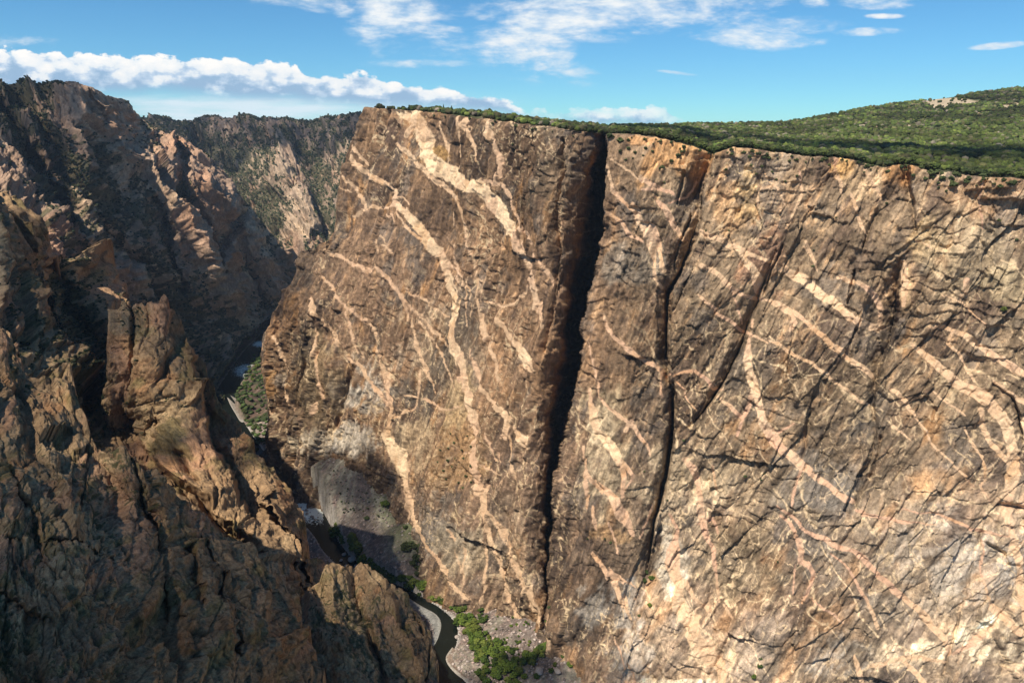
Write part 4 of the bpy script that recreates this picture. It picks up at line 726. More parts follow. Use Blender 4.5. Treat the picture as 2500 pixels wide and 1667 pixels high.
layer('lower_crag', M_fg, [(1380, 735), (1760, 735)],
      [(1380, 1082), (1760, 1082)], OT, 1760,
      [(810, 1395, 520), (880, 1400, 530), (983, 1473, 520), (1040, 1590, 480), (1070, 1700, 450), (850, 1600, 440), (760, 1500, 480), (900, 1740, 405), (960, 1600, 455)],
      1.9, Ko, near_noise(5, 34, .3, 221), near_colour(221, 45, .05), jag=1.0, back=200)
FT = [(-90, 800), (0, 806), (20, 812), (36, 828), (48, 870), (62, 905), (90, 930), (112, 930), (124, 914), (134, 908), (142, 902), (152, 908), (160, 925), (172, 960), (184, 997), (196, 1030), (205, 1045), (215, 1075), (236, 1108), (250, 1112), (268, 1113), (300, 1115), (318, 1124), (326, 1140), (334, 1146), (344, 1144), (360, 1150), (371, 1159), (380, 1185), (400, 1190), (413, 1201), (425, 1222), (440, 1255), (470, 1262), (490, 1275), (510, 1300), (540, 1318), (575, 1330), (598, 1338), (612, 1365), (640, 1400), (650, 1409), (668, 1406), (676, 1425), (684, 1450), (712, 1473), (727, 1526), (765, 1584), (784, 1641), (790, 1700), (800, 1760)]
Kf = [[(320, 1130, 4, 10, 6), (335, 1230, 10, 20, 6), (355, 1300, 14, 22, 6), (372, 1350, 14, 20, 6), (385, 1440, 12, 18, 6), (400, 1520, 8, 14, 6)], [(345, 1150, -8, 20, 10), (365, 1220, -12, 26, 20), (400, 1310, -12, 30, 60), (410, 1400, -10, 24, 26), (430, 1500, -10, 24, 20), (450, 1600, -8, 24, 20)],
      [(75, 1015, -6, 20, 50), (95, 1060, -10, 26, 70), (130, 1140, -12, 30, 60), (150, 1250, -12, 30, 40), (165, 1320, -8, 20, 30)], [(190, 1060, 8, 14, 40), (260, 1180, 16, 60, 40), (270, 1260, 12, 40, 40)], [(0, 1335, 4, 5, 4), (120, 1345, 5, 5, 4), (220, 1352, 7, 5, 5), (270, 1370, 4, 5, 4)],
      [(215, 1400, -4, 8, 8), (190, 1460, -5, 12, 9), (150, 1510, -5, 12, 9), (130, 1530, -3, 9, 9)], [(0, 1180, 6, 30, 20), (50, 1260, 10, 40, 16), (85, 1340, 8, 30, 16), (100, 1440, 6, 20, 16)], [(230, 1100, 6, 16, 10), (200, 1180, 8, 14, 8), (190, 1240, 6, 12, 8)],
      [(480, 1330, 6, 14, 6), (500, 1420, 12, 20, 8), (520, 1500, 12, 20, 8), (560, 1600, 10, 20, 8)], [(440, 1360, 12, 14, 12), (450, 1440, 14, 16, 12), (460, 1510, 10, 14, 10)], [(640, 1420, 4, 10, 10), (610, 1480, -8, 26, 20), (640, 1560, -10, 30, 20), (680, 1640, -10, 30, 20)],
      [(660, 1420, -6, 14, 10), (680, 1480, -8, 18, 12), (700, 1560, -8, 20, 12)], [(270, 1610, -6, 26, 30), (300, 1570, -8, 34, 34), (330, 1610, -6, 26, 26)], [(130, 910, -5, 14, 12), (150, 960, -8, 20, 12), (170, 1010, -8, 20, 10)], [(0, 1480, 6, 30, 12), (60, 1530, 8, 30, 10), (110, 1600, 6, 24, 10)]]
layer('foreground_cliff', M_fg, [(600, -90), (1900, -90)],
      [(790, 798), (1900, 798)], FT, 1760,
      [(-50, 810, 430), (30, 830, 430), (142, 905, 430), (75, 1020, 360), (200, 1045, 370), (344, 1150, 345), (300, 1250, 320), (430, 1250, 350), (500, 1290, 360), (600, 1345, 370), (690, 1460, 365), (780, 1640, 350), (0, 1100, 300), (0, 1400, 235), (200, 1400, 250), (200, 1660, 200), (400, 1500, 270), (600, 1550, 300), (600, 1720, 260), (0, 1700, 180)],
      1.9, Kf, near_noise(4.6, 30, .25, 251), near_colour(251, 34, .0), jag=1.2, back=160)

# ================================================================== FLOOR, RIVER
RC = [(790, 745), (740, 755), (700, 775), (662, 812), (628, 845), (600, 880), (575, 920), (550, 955), (550, 990), (566, 1025), (590, 1065), (618, 1110), (655, 1160), (692, 1190), (722, 1220), (748, 1255), (780, 1300), (808, 1335), (845, 1375), (890, 1405), (950, 1432), (1000, 1456), (1050, 1487), (1092, 1525), (1092, 1565), (1060, 1605), (1072, 1640), (1112, 1690), (1170, 1760)]
rc = np.array([atz(a, b, 0.0) for a, b in RC])[:, :2]
hw = np.interp(np.arange(len(RC)), [0, 6, 9, 12, 15, 17, 20, 22, 23, 24, 25, 28], [30, 28, 22, 24, 30, 16, 11, 13, 15, 16, 19, 20])
def chaik(p, w):
    for _ in range(3):
        q = np.empty((len(p)*2-2, 2)); ww = np.empty(len(q)); q[0::2] = .75*p[:-1]+.25*p[1:]; q[1::2] = .25*p[:-1]+.75*p[1:]
        ww[0::2] = .75*w[:-1]+.25*w[1:]; ww[1::2] = .25*w[:-1]+.75*w[1:]; p, w = q, ww
    return p, w
rp, rw = chaik(rc, hw)
def river_d(x, y):                                # distance from the water's edge, side (+ = painted wall side), arc index
    best = np.full(x.shape, 1e9); sd_ = np.zeros(x.shape); ti = np.zeros(x.shape)
    for i in range(len(rp)-1):
        a, b = rp[i], rp[i+1]; dx, dy = b-a; L2 = dx*dx+dy*dy
        t = np.clip(((x-a[0])*dx+(y-a[1])*dy)/L2, 0, 1); ux = x-a[0]-t*dx; uy = y-a[1]-t*dy
        d = np.sqrt(ux*ux+uy*uy) - (rw[i]+t*(rw[i+1]-rw[i])); m = d < best
        best = np.where(m, d, best); sd_ = np.where(m, np.sign(dx*uy-dy*ux), sd_); ti = np.where(m, i+t, ti)
    return best, sd_, ti
def floor_z(x, y):
    d, sd_, ti = river_d(x, y)
    z = np.where(d > 0, 0.5+np.minimum(d, 6)*.25 + np.maximum(d-6, 0)*np.where(sd_ > 0, .30, .22), -2.5)
    z = np.where(d <= 0, np.maximum(-2.5, d*.5), z); z = np.minimum(z, np.where(sd_ > 0, np.interp(y, [640, 760, 900, 1100], [4, 9, 16, 30]), 30)+0*z)
    for (px, py, Yd, h, sl) in CONES:
        ax, ay = at(float(px), float(py), float(Yd))[:2]
        r = np.sqrt((x-ax)**2+(y-ay)**2); c = h - r*sl
        rr = (fbm(np.arctan2(y-ay, x-ax)*40, 0*x, 0*x, 9, 3, 301)-.5)*8
        z = np.where(d > 2, np.maximum(z, c+rr*np.minimum(1, r/40)), z)
    z = z + np.where(d > 1, (fbm(x, y, 0*x, 14, 4, 300, .6)-.5)*4.0*np.clip(d/12, 0, 1), 0)
    return z, d, sd_
CONES = [(872, 1085, 1165, 130, .68), (1000, 1230, 985, 62, .55), (940, 1190, 1060, 72, .62), (1290, 1560, 800, 22, .34), (1400, 1640, 730, 18, .3), (640, 1060, 1240, 70, .75), (600, 960, 1600, 40, .5)]
FG = {}
def fgrid(x, y, k='z'):
    j = np.clip(((np.asarray(x)+760)/2.2+.5).astype(int), 0, FG[k].shape[1]-1); i = np.clip(((np.asarray(y)-480)/2.2+.5).astype(int), 0, FG[k].shape[0]-1)
    return FG[k][i, j]
def floor():
    xs = np.arange(-760, 760, 2.2); ys = np.arange(480, 1500, 2.2); xx, yy = np.meshgrid(xs, ys)
    z, d, s_ = floor_z(xx.ravel(), yy.ravel()); FG.update(z=z.reshape(xx.shape), d=d.reshape(xx.shape))
    g = np.stack([xx.ravel(), yy.ravel(), z], -1)
    def colf(g, d, s_):
        x, y, z = g[:, 0], g[:, 1], g[:, 2]
        n = fbm(x, y, z, 30, 5, 311, .6); n2 = fbm(x, y, z, 4, 4, 312, .7); nf = RS.rand(len(x))
        C = np.tile(np.array([.165, .132, .112]), (len(g), 1)); C = lerp(C, np.array([.235, .215, .16]), sst(n, .45, .6)*.8); C = lerp(C, np.array([.34, .24, .20]), sst(n2, .5, .65)*.6)
        C = lerp(C, np.array([.50, .42, .37]), (nf > .93)*.8*sst(z, 70, 10)); C = lerp(C, np.array([.11, .10, .085]), (nf < .12)*.6*sst(z, 70, 20))
        C = lerp(C, np.array([.44, .41, .37]), sst(d, 5, 1)*.8)
        ax, ay = at(885., 1095., 1165.)[:2]; th = np.arctan2(y-ay, x-ax); streak = fbm(th*60, 0*x, 0*x, 8, 3, 313)
        up = sst(z, 20, 60); C = lerp(C, np.array([.33, .305, .235]), up*sst(streak, .4, .6)*.8); C = lerp(C, np.array([.12, .14, .06]), up*sst(n2+(px_of(g)-905)/200., .55, .75)*.8)
        return C
    def px_of(g): return proj(g)[0]
    me = mesh_np('canyon_floor', g, grid_faces(len(ys), len(xs)), M_left, colf(g, d, s_))
    link(bpy.data.objects.new('canyon_floor', me), kind='structure')
    xs = np.arange(-1500, -200, 6.0); ys = np.arange(1500, 3000, 6.0); xx, yy = np.meshgrid(xs, ys); z, d, s_ = floor_z(xx.ravel(), yy.ravel()); g = np.stack([xx.ravel(), yy.ravel(), z], -1)
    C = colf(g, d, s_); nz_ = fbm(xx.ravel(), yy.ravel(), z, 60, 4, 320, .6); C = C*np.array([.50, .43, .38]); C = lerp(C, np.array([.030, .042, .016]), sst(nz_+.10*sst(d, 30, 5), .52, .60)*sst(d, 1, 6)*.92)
    me = mesh_np('canyon_floor', g, grid_faces(len(ys), len(xs)), M_left, C); link(bpy.data.objects.new('upper_canyon_floor', me), kind='structure')
    B_ = 30000.; me = mesh_np('ground', np.array([[-B_, -B_, -12], [B_, -B_, -12], [B_, B_, -12], [-B_, B_, -12]]), [[0, 1, 2, 3]], flat_mat('dry_ground', (0.20, 0.15, 0.10))); link(bpy.data.objects.new('ground', me), kind='structure')
floor()
def water_mat():
    m, t, b = mat_new('river_water')
    a = t.n.new('ShaderNodeAttribute'); a.attribute_name = 'foam'; g = t.n.new('ShaderNodeNewGeometry'); pos = g.outputs['Position']
    n = t.noise(pos, 0.22, 6, 0.7, 1.2); n2 = t.noise(pos, .05, 4, .6)
    f = t.sstep(t.m('ADD', a.outputs['Fac'], t.m('MULTIPLY', t.m('SUBTRACT', n, .5), 2.2)), .55, .85)
    f = t.m('MULTIPLY', f, t.sstep(a.outputs['Fac'], .02, .2))
    c = t.mix(f, t.mix(n2, (.004, .006, .005, 1), (.010, .013, .010, 1)), (.84, .86, .76, 1)); t.l.new(c, b.inputs['Base Color'])
    t.sock(b.inputs['Roughness'], t.maprange(f, 0, 1, .12, .8)); b.inputs['Specular IOR Level'].default_value = .22
    bp = t.n.new('ShaderNodeBump'); bp.inputs['Strength'].default_value = .5; bp.inputs['Distance'].default_value = .5; t.l.new(t.noise(pos, .5, 4, .6), bp.inputs['Height']); t.l.new(bp.outputs[0], b.inputs['Normal'])
    return m
def river():
    n = len(rp); k = 27; tan = np.gradient(rp, axis=0); tan /= np.linalg.norm(tan, axis=1, keepdims=True); nrm = np.stack([-tan[:, 1], tan[:, 0]], -1)
    w = np.linspace(-1, 1, k); g = rp[:, None] + nrm[:, None]*((rw+2.5)[:, None]*w[None])[..., None]
    G = np.concatenate([g, np.zeros((n, k, 1))], -1).reshape(-1, 3)
    px, py = proj(G); nn = fbm(G[:, 0], G[:, 1], 0*G[:, 0], 16, 4, 330, .6)
    foam = 1.15*np.exp(-((py-1222)/62)**4)*(px > 600)*(px < 790) + 1.0*np.exp(-((px-635)/26)**2-((py-840)/10)**2) + .9*np.exp(-((px-592)/34)**2-((py-905)/22)**2) + .35*np.exp(-((px-575)/30)**2-((py-1055)/30)**2) + .3*np.exp(-((px-620)/20)**2-((py-895)/9)**2)
    G[:, 2] += foam*(nn-.4)*2.5
    me = mesh_np('river', G, grid_faces(n, k), water_mat(), attrs={'foam': np.clip(foam*(.55+.9*nn), 0, 1)}, smooth=True); link(bpy.data.objects.new('river', me), kind='structure')
river()

# ================================================================== vegetation
def ico(sub):
    t = (1+5**.5)/2
    v = [(-1, t, 0), (1, t, 0), (-1, -t, 0), (1, -t, 0), (0, -1, t), (0, 1, t), (0, -1, -t), (0, 1, -t), (t, 0, -1), (t, 0, 1), (-t, 0, -1), (-t, 0, 1)]
    f = [(0, 11, 5), (0, 5, 1), (0, 1, 7), (0, 7, 10), (0, 10, 11), (1, 5, 9), (5, 11, 4), (11, 10, 2), (10, 7, 6), (7, 1, 8), (3, 9, 4), (3, 4, 2), (3, 2, 6), (3, 6, 8), (3, 8, 9), (4, 9, 5), (2, 4, 11), (6, 2, 10), (8, 6, 7), (9, 8, 1)]
    v = [np.array(q, float)/np.linalg.norm(q) for q in v]
    for _ in range(sub):
        cache = {}; nf = []
        def mid(a, b):
            k = (min(a, b), max(a, b))
            if k not in cache: q = v[a]+v[b]; v.append(q/np.linalg.norm(q)); cache[k] = len(v)-1
            return cache[k]
        for a, b, c in f:
            ab_, bc, ca = mid(a, b), mid(b, c), mid(c, a); nf += [(a, ab_, ca), (b, bc, ab_), (c, ca, bc), (ab_, bc, ca)]
        f = nf
    return np.array(v), np.array(f)
I0, I1, I2 = ico(0), ico(1), ico(2)
def blobs(pos, rad, hgt, cols, base, rough=.30, lift=.55):       # many lumpy crowns joined in one array
    v, f = base; n = len(pos); nv = len(v)
    th = RS.rand(n)*6.28; c, s_ = np.cos(th), np.sin(th)
    vv = np.stack([v[:, 0][None]*c[:, None]-v[:, 1][None]*s_[:, None], v[:, 0][None]*s_[:, None]+v[:, 1][None]*c[:, None], np.repeat(v[:, 2][None], n, 0)], -1)
    r = 1 + (RS.rand(n, nv)-.5)*2*rough
    P = vv*r[..., None]; P[..., :2] *= rad[:, None, None]; P[..., 2] = P[..., 2]*hgt[:, None]*.5 + (hgt*lift)[:, None]
    P += pos[:, None, :]
    C = np.repeat(cols[:, None], nv, 1)*(.75+.5*RS.rand(n, nv, 1))
    return P.reshape(-1, 3), (f[None]+(np.arange(n)*nv)[:, None, None]).reshape(-1, 3), C.reshape(-1, 3)
GREENS = np.array([[.038, .055, .014], [.055, .075, .017], [.026, .038, .013], [.075, .092, .022], [.045, .052, .022], [.075, .068, .033]])
def gcol(n, w=None): return GREENS[RS.choice(len(GREENS), n, p=w)]*(.8+.4*RS.rand(n, 1))
def plateau_points(n):
    nr, nc, _ = PL.shape; out = []
    a = np.linalg.norm(np.cross(PL[1:, :-1]-PL[:-1, :-1], PL[:-1, 1:]-PL[:-1, :-1]), axis=-1).ravel(); a /= a.sum()
    i = RS.choice(len(a), n, p=a); r, c = np.divmod(i, nc-1); u, v = RS.rand(n, 1), RS.rand(n, 1)
    return PL[r, c]*(1-u)*(1-v)+PL[r+1, c]*u*(1-v)+PL[r, c+1]*(1-u)*v+PL[r+1, c+1]*u*v
pp = plateau_points(52000)
qx, qy = proj(pp)
keep = np.ones(len(pp), bool)
for bx, by, brx, bry in BARE: keep &= ~((((qx-bx)/brx)**2+((qy+1-by)/bry)**2 < 1.15) & (RS.rand(len(pp)) < .93))
gap = fbm(pp[:, 0], pp[:, 1], 0*pp[:, 0], 25, 3, 401); keep &= ~((gap < .44) & (RS.rand(len(pp)) < .85))
rimd = qy - interp(RIM, qx); keep &= rimd < 1
# thin out to a natural spacing
cell = {}; sel = []
for i in np.nonzero(keep)[0]:
    k = (int(pp[i, 0]//4.6), int(pp[i, 1]//4.6))
    if k in cell: continue
    cell[k] = 1; sel.append(i)
pp = pp[sel]; qx = qx[sel]; qy = qy[sel]; rimd = rimd[sel]; print('plateau trees', len(pp))
dist = np.hypot(pp[:, 0], pp[:, 1]); order = np.argsort(dist)
# largest in view: the nearest; also some along the left rim
near = list(order[(qx[order] < 2510)][:300])
# tree meshes
def tree_mesh(kind, seed):
    rs = np.random.RandomState(seed)
    if kind == 'conifer':
        n = 46; zz = rs.rand(n)**.8; pos = np.zeros((n, 3)); rr = (1-zz)*.30*rs.rand(n)**.4; th = rs.rand(n)*6.28
        pos[:, 0] = rr*np.cos(th); pos[:, 1] = rr*np.sin(th); pos[:, 2] = .12+zz*.82; rad = .05+.08*(1-zz); h = rad*1.1
    else:
        n = 44; pos = rs.randn(n, 3); pos /= np.linalg.norm(pos, axis=1, keepdims=True); pos *= (rs.rand(n, 1)**.35)
        pos = pos*np.array([.40, .40, .28])+np.array([0, 0, .60]); pos += rs.randn(n, 3)*.03; rad = .07+.11*rs.rand(n)**1.5; h = rad*1.7
    P, Fc, C = blobs(pos, rad, h, np.tile([[1., 1., 1.]], (n, 1)), I1, .38, 0)
    return P, Fc, C
def crown_me(name, kind, seed, col):
    P, Fc, C = tree_mesh(kind, seed); return mesh_np(name, P, Fc, M_leaf, C*np.array(col))
def trunk_me(seed):
    rs = np.random.RandomState(seed); k = 6; rings = [(0, .045, 0), (.25, .035, .02), (.5, .025, .05), (.72, .012, .03)]
    V_ = []; Fs = []
    for z, r, o in rings:
        for j in range(k): a = j*6.283/k; V_.append((math.cos(a)*r+o, math.sin(a)*r+o*.5, z-.03))
    for i in range(len(rings)-1):
        for j in range(k): Fs.append((i*k+j, i*k+(j+1) % k, (i+1)*k+(j+1) % k, (i+1)*k+j))
    for q in range(3):                       # limbs
        a = rs.rand()*6.28; b = len(V_); p0 = np.array([.03, .015, .30+.1*q]); p1 = p0+np.array([math.cos(a)*.25, math.sin(a)*.25, .22])
        for p, r in ((p0, .018), (p1, .006)):
            for j in range(4): t_ = j*1.571; V_.append((p[0]+math.cos(t_)*r, p[1]+math.sin(t_)*r, p[2]))
        for j in range(4): Fs.append((b+j, b+(j+1) % 4, b+4+(j+1) % 4, b+4+j))
    return mesh_np('trunk', V_, Fs, M_bark)
TRUNKS = [trunk_me(i) for i in range(3)]
CR = {k: [crown_me('crown', kd, 500+i, c) for i, c in enumerate(cs)] for k, kd, cs in [
    ('rim', 'round', [(.038, .054, .014), (.028, .040, .014), (.058, .074, .020), (.048, .054, .022)]), ('conifer', 'conifer', [(.035, .048, .022), (.042, .055, .02)]),
    ('river', 'round', [(.050, .078, .014), (.068, .096, .016), (.038, .058, .013), (.084, .102, .020)]), ('dark', 'round', [(.045, .058, .022), (.055, .068, .024)])]}
def put_tree(name, kind, p, w, h, label, cat, group=None, trunk=True, tone=None):
    ci = RS.randint(len(CR[kind]))
    if tone: label = label.replace('dark green', tone[ci])
    e = bpy.data.objects.new(name, None); e.empty_display_size = 1; e.location = [float(q) for q in p]; e.scale = (w, w, h); e.rotation_euler = (0, 0, RS.rand()*6.28)
    link(e, label=label, category=cat, group=group)
    c_ = bpy.data.objects.new('crown', CR[kind][ci]); c_.parent = e; COL.objects.link(c_)
    if trunk: t_ = bpy.data.objects.new('trunk', TRUNKS[RS.randint(3)]); t_.parent = e; COL.objects.link(t_)
    return e
for i in near:
    x = qx[i]
    if x > 2330: lab, gr = 'dark green scrubby tree on the plateau edge at the far right of the rim', 'trees on the far right of the plateau edge'
    elif x > 2215: lab, gr = 'dark green scrubby tree on the plateau edge just right of the notch in the rim', 'trees right of the rim notch'
    elif x > 1745: lab, gr = 'dark green tree on the plateau edge between the second cleft and the notch', 'trees between the second cleft and the rim notch'
    else: lab, gr = 'dark green scrubby tree on the plateau edge left of the second cleft', 'trees left of the second cleft'
    w = 6.5+3.5*RS.rand(); put_tree('rim_tree', 'rim', pp[i]-np.array([0, 0, .5]), w, w*(.75+.35*RS.rand()), lab, 'tree', gr, tone=('mid green', 'dark green', 'light green', 'olive green'))
rest = np.setdiff1d(np.arange(len(pp)), near); pr = pp[rest]; dr = dist[rest]
sz = 2.2+3.2*RS.rand(len(pr))**1.3; hh = sz*(1.5+.5*RS.rand(len(pr)))
n = fbm(pr[:, 0], pr[:, 1], 0*pr[:, 0], 90, 4, 402, .6); cols = gcol(len(pr))*.85; dead = RS.rand(len(pr)) < .05; cols[dead] = np.array([.10, .085, .065])
cols = cols*(1+.9*(sst(n, .40, .62)-.55))[:, None]*(.55+.9*RS.rand(len(pr), 1))
cols = lerp(cols, np.array([.085, .105, .022]), sst(qx[rest], 1400, 2200)*sst(qy[rest], 250, 330)*.35*RS.rand(len(pr)))
nf_ = dr < 1250
P1, F1, C1 = blobs(pr[nf_], sz[nf_], hh[nf_], cols[nf_], I1, .36, .40); P2, F2, C2 = blobs(pr[~nf_], sz[~nf_]*1.1, hh[~nf_], cols[~nf_], I1, .36, .40)
# second smaller lump per near tree breaks the outline
off = (RS.rand(nf_.sum(), 3)-.5)*np.array([6, 6, 2.0])+np.array([0, 0, 1.2]); P3, F3, C3 = blobs(pr[nf_]+off, sz[nf_]*.62, hh[nf_]*.7, cols[nf_]*1.1, I1, .4, .45)
link(bpy.data.objects.new('plateau_forest', mesh_np('plateau_forest', np.concatenate([P1, P2, P3]), np.concatenate([F1, F2+len(P1), F3+len(P1)+len(P2)]), M_leaf, np.concatenate([C1, C2, C3]))),
     kind='stuff', label='dense low green woodland covering the plateau and the long hill', category='woodland')
# two conifers standing above the left rim
def skyline_pt(px): 
    j = np.argmin(np.abs(proj(PL[60])[0]-px)); return PL[60][j]
put_tree('conifer_tree', 'conifer', skyline_pt(1102), 10, 13, 'pointed dark conifer standing above the trees on the left rim skyline', 'tree')
put_tree('conifer_tree', 'conifer', skyline_pt(1083), 7, 14, 'thin bare topped conifer on the skyline just left of the pointed one', 'tree')
# woods in the far canyon
def scatter(layer_name, n, thr, smin, smax, name, label, seed, hfac=1.5):
    L = LAYERS[layer_name]; g = L['green']; ok = np.nonzero((g > thr) & (L['px'] > 0-80) & (L['py'] < 1000))[0]
    w = L['P'][ok, 1]**2; i = ok[RS.choice(len(ok), n, p=w/w.sum())]
    p = L['P'][i]; s_ = smin+(smax-smin)*RS.rand(n)**1.5
    P_, F_, C_ = blobs(p-L['N'][i]*.5, s_, s_*hfac, np.array([[.034, .044, .020]])*(.5+1.0*RS.rand(n, 1)), I0, .3, .4)
    link(bpy.data.objects.new(name, mesh_np(name, P_, F_, M_leaf, C_)), kind='stuff', label=label, category='shrubs')
scatter('left_canyon_slope', 20000, .18, 1.6, 4.2, 'canyon_scrub', 'dark green scrub and trees dotting the left canyon spurs', 1)
scatter('distant_ridge', 20000, .15, 2.4, 5.2, 'ridge_scrub', 'dark green scrub dotting the distant ridge', 2)
scatter('left_dark_slope', 2200, .45, .9, 2.2, 'slope_scrub', 'dark scrub on the shaded near left slope', 3)
scatter('foreground_cliff', 500, .6, .4, 1.0, 'crag_scrub', 'small green tufts on the foreground crags', 4, 1.2)
scatter('pinnacle_ridge', 500, .6, .6, 1.6, 'pinnacle_scrub', 'small green tufts on the pinnacle ridge', 5, 1.2)

# ------------------------------------------------------------------ bushes along the river and on the wall
def floor_at(px, py):
    z = 0.0
    for _ in range(8): p = atz(px, py, z); z = .5*z+.5*float(fgrid(p[0], p[1]) if p[1] < 1495 else floor_z(np.array([p[0]]), np.array([p[1]]))[0][0])
    return atz(px, py, z)
def strip(pts, n, width, kind, smin, smax, label, group, name='river_tree', cat='tree'):
    p = np.array(pts, float); seg = np.hypot(*np.diff(p, axis=0).T); cum = np.concatenate([[0], np.cumsum(seg)])
    for i in range(n):
        t = (i+RS.rand()*.9)/n*cum[-1]; x = np.interp(t, cum, p[:, 0]); y = np.interp(t, cum, p[:, 1]); wd = np.interp(t, cum, p[:, 2]) if p.shape[1] > 2 else width
        q = floor_at(x+(RS.rand()-.5)*wd, y+(RS.rand()-.5)*wd*.9); w = smin+(smax-smin)*RS.rand()
        put_tree(name, kind, q-np.array([0, 0, w*.12]), w, w*(.8+.25*RS.rand()), label, cat, group)
strip([(812, 1295, 22), (850, 1325, 36), (880, 1365, 40), (905, 1395, 34), (940, 1410, 26), (975, 1425, 26)], 62, 0, 'river', 11, 18, 'green riverside tree in the row between dark river and grey scree', 'riverside trees below the scree')
strip([(1080, 1445, 26), (1130, 1478, 40), (1165, 1520, 44), (1185, 1560, 50), (1215, 1600, 60), (1260, 1640, 60)], 60, 0, 'river', 5, 11, 'green tree on the inner edge of the thicket beside the rubble', 'trees between thicket and rubble')
strip([(985, 1425, 28), (1030, 1440, 30), (1070, 1455, 40), (1110, 1470, 60), (1130, 1500, 50), (1150, 1540, 44), (1160, 1565, 34)], 70, 0, 'river', 8, 15, 'bright green riverside tree on the bank across from the grey gravel bar', 'riverside trees facing the gravel bar')
strip([(1150, 1560, 40), (1185, 1585, 60), (1200, 1620, 80), (1220, 1650, 100), (1240, 1690, 110)], 95, 0, 'river', 7, 13, 'green tree in the dense thicket beside the brown sandbar', 'thicket trees beside the sandbar')
strip([(1240, 1635, 50), (1280, 1615, 36), (1320, 1590, 30), (1345, 1580, 26)], 46, 0, 'river', 7, 12, 'green bush in the line from the thicket up to the great cleft', 'bushes up to the great cleft', 'bush', 'bush')
strip([(1000, 1330, 40), (1020, 1360, 50), (1050, 1395, 60), (1075, 1420, 40)], 40, 0, 'dark', 8, 14, 'dark green tree in the shade between the scree and the foot of the dyke', 'shaded trees at the foot of the dyke')
strip([(640, 795, 10), (600, 825, 26), (560, 850, 24), (545, 880, 10)], 34, 0, 'river', 9, 15, 'dark green tree on the far left bank of the upstream river', 'trees on the upstream left bank')
strip([(650, 840, 8), (630, 880, 26), (610, 925, 24), (600, 950, 20)], 34, 0, 'river', 8, 14, 'dark green tree on the upstream bank just left of the painted cliff', 'trees on the upstream right bank')
strip([(655, 1215, 20), (680, 1240, 26), (700, 1262, 20)], 14, 0, 'river', 5, 9, 'green bush on the near bank beside the white rapids', 'bushes beside the rapids', 'bush', 'bush')
strip([(700, 1190, 8), (745, 1190, 20), (755, 1205, 10)], 9, 0, 'dark', 6, 10, 'dark green bush at the top of the rapids against the cliff foot', 'bushes at the top of the rapids', 'bush', 'bush')
strip([(600, 1100, 30), (625, 1070, 40), (610, 1030, 24), (600, 985, 20), (590, 940, 16)], 26, 0, 'dark', 7, 12, 'dark green bush on the far bank under the painted cliff edge', 'bushes on the far bank', 'bush', 'bush')
for (x, y, w, k, lab) in [(940, 1235, 16, 'river', 'bright green bush spreading below the dyke at the head of the scree'), (960, 1236, 9, 'river', 'small yellow green bush at the right end of the bright one on the scree'), (895, 1268, 10, 'dark', 'lone round dark green bush in the middle of the scree'),
      (990, 1290, 9, 'river', 'upright light green bush where the scree meets the dyke'), (1333, 1372, 14, 'river', 'large green bush at the mouth of the great cleft'), (1338, 1405, 9, 'river', 'yellow green bush just below the large bush in the great cleft'), (1345, 1640, 9, 'river', 'green bush beside the left grey boulder at the bottom'),
      (1376, 1605, 9, 'river', 'round yellow green bush at the foot of the wall right of the cleft'), (1392, 1625, 9, 'river', 'first of three yellow green bushes in a row at the wall foot'), (1412, 1630, 8, 'river', 'middle one of three yellow green bushes at the wall foot'), (1430, 1634, 10, 'river', 'right one of three yellow green bushes at the wall foot'),
      (1310, 1655, 10, 'river', 'green bush left of the grey boulders at the bottom edge'), (1355, 1625, 8, 'river', 'green bush between the cleft mouth and the right grey boulder')]:
    put_tree('bush', k, floor_at(x, y)-np.array([0, 0, w*.15]), w, w*.8, lab, 'bush')
for _ in range(46):
    x = 1140+RS.rand()*170; y = 1500+RS.rand()*100
    w = 2.5+3*RS.rand(); put_tree('shrub', 'river', floor_at(x, y), w, w*.8, 'small green shrub on the reddish rubble above the thicket', 'shrub', 'shrubs on the rubble', False)
for _ in range(80):
    x = 800+RS.rand()*140; y = 1120+RS.rand()*130+(x-800)*.1
    w = 1.6+2.4*RS.rand(); put_tree('shrub', 'dark' if RS.rand() < .6 else 'river', floor_at(x, y), w, w*.8, 'tiny green shrub on the grey scree cone', 'shrub', 'shrubs on the scree', False)
def wall_shrub(x, y, w, k, lab, gr, name='shrub'):
    p, nn = surf('painted_cliff', x, y); put_tree(name, k, p+nn*.4-np.array([0, 0, w*.35]), w, w*.9, lab, 'shrub', gr, False)
ORD = 'first second third fourth fifth sixth seventh eighth ninth tenth eleventh twelfth thirteenth fourteenth fifteenth sixteenth seventeenth eighteenth nineteenth twentieth'.split()
def ordl(x, base):
    ks = sorted(q[0] for q in SHR[base]); return ORD[ks.index(x)]+' from the left '+base
SHR = {}
for x, y in [(1128, 1100), (1109, 1082), (1149, 1138), (1122, 1161), (1139, 1163), (1120, 1178), (1130, 1191), (1151, 1178), (1094, 1124), (1069, 1128), (1082, 1149), (1100, 1060), (1140, 1065), (1118, 1070), (1095, 1095), (1132, 1120), (1105, 1140), (1148, 1090), (1112, 1120), (1090, 1170), (1075, 1100)]:
    wall_shrub(x, y, 3.6+2*RS.rand(), 'dark', 'dark dot of a shrub on the ochre slope of the painted cliff', 'shrubs on the ochre slope')
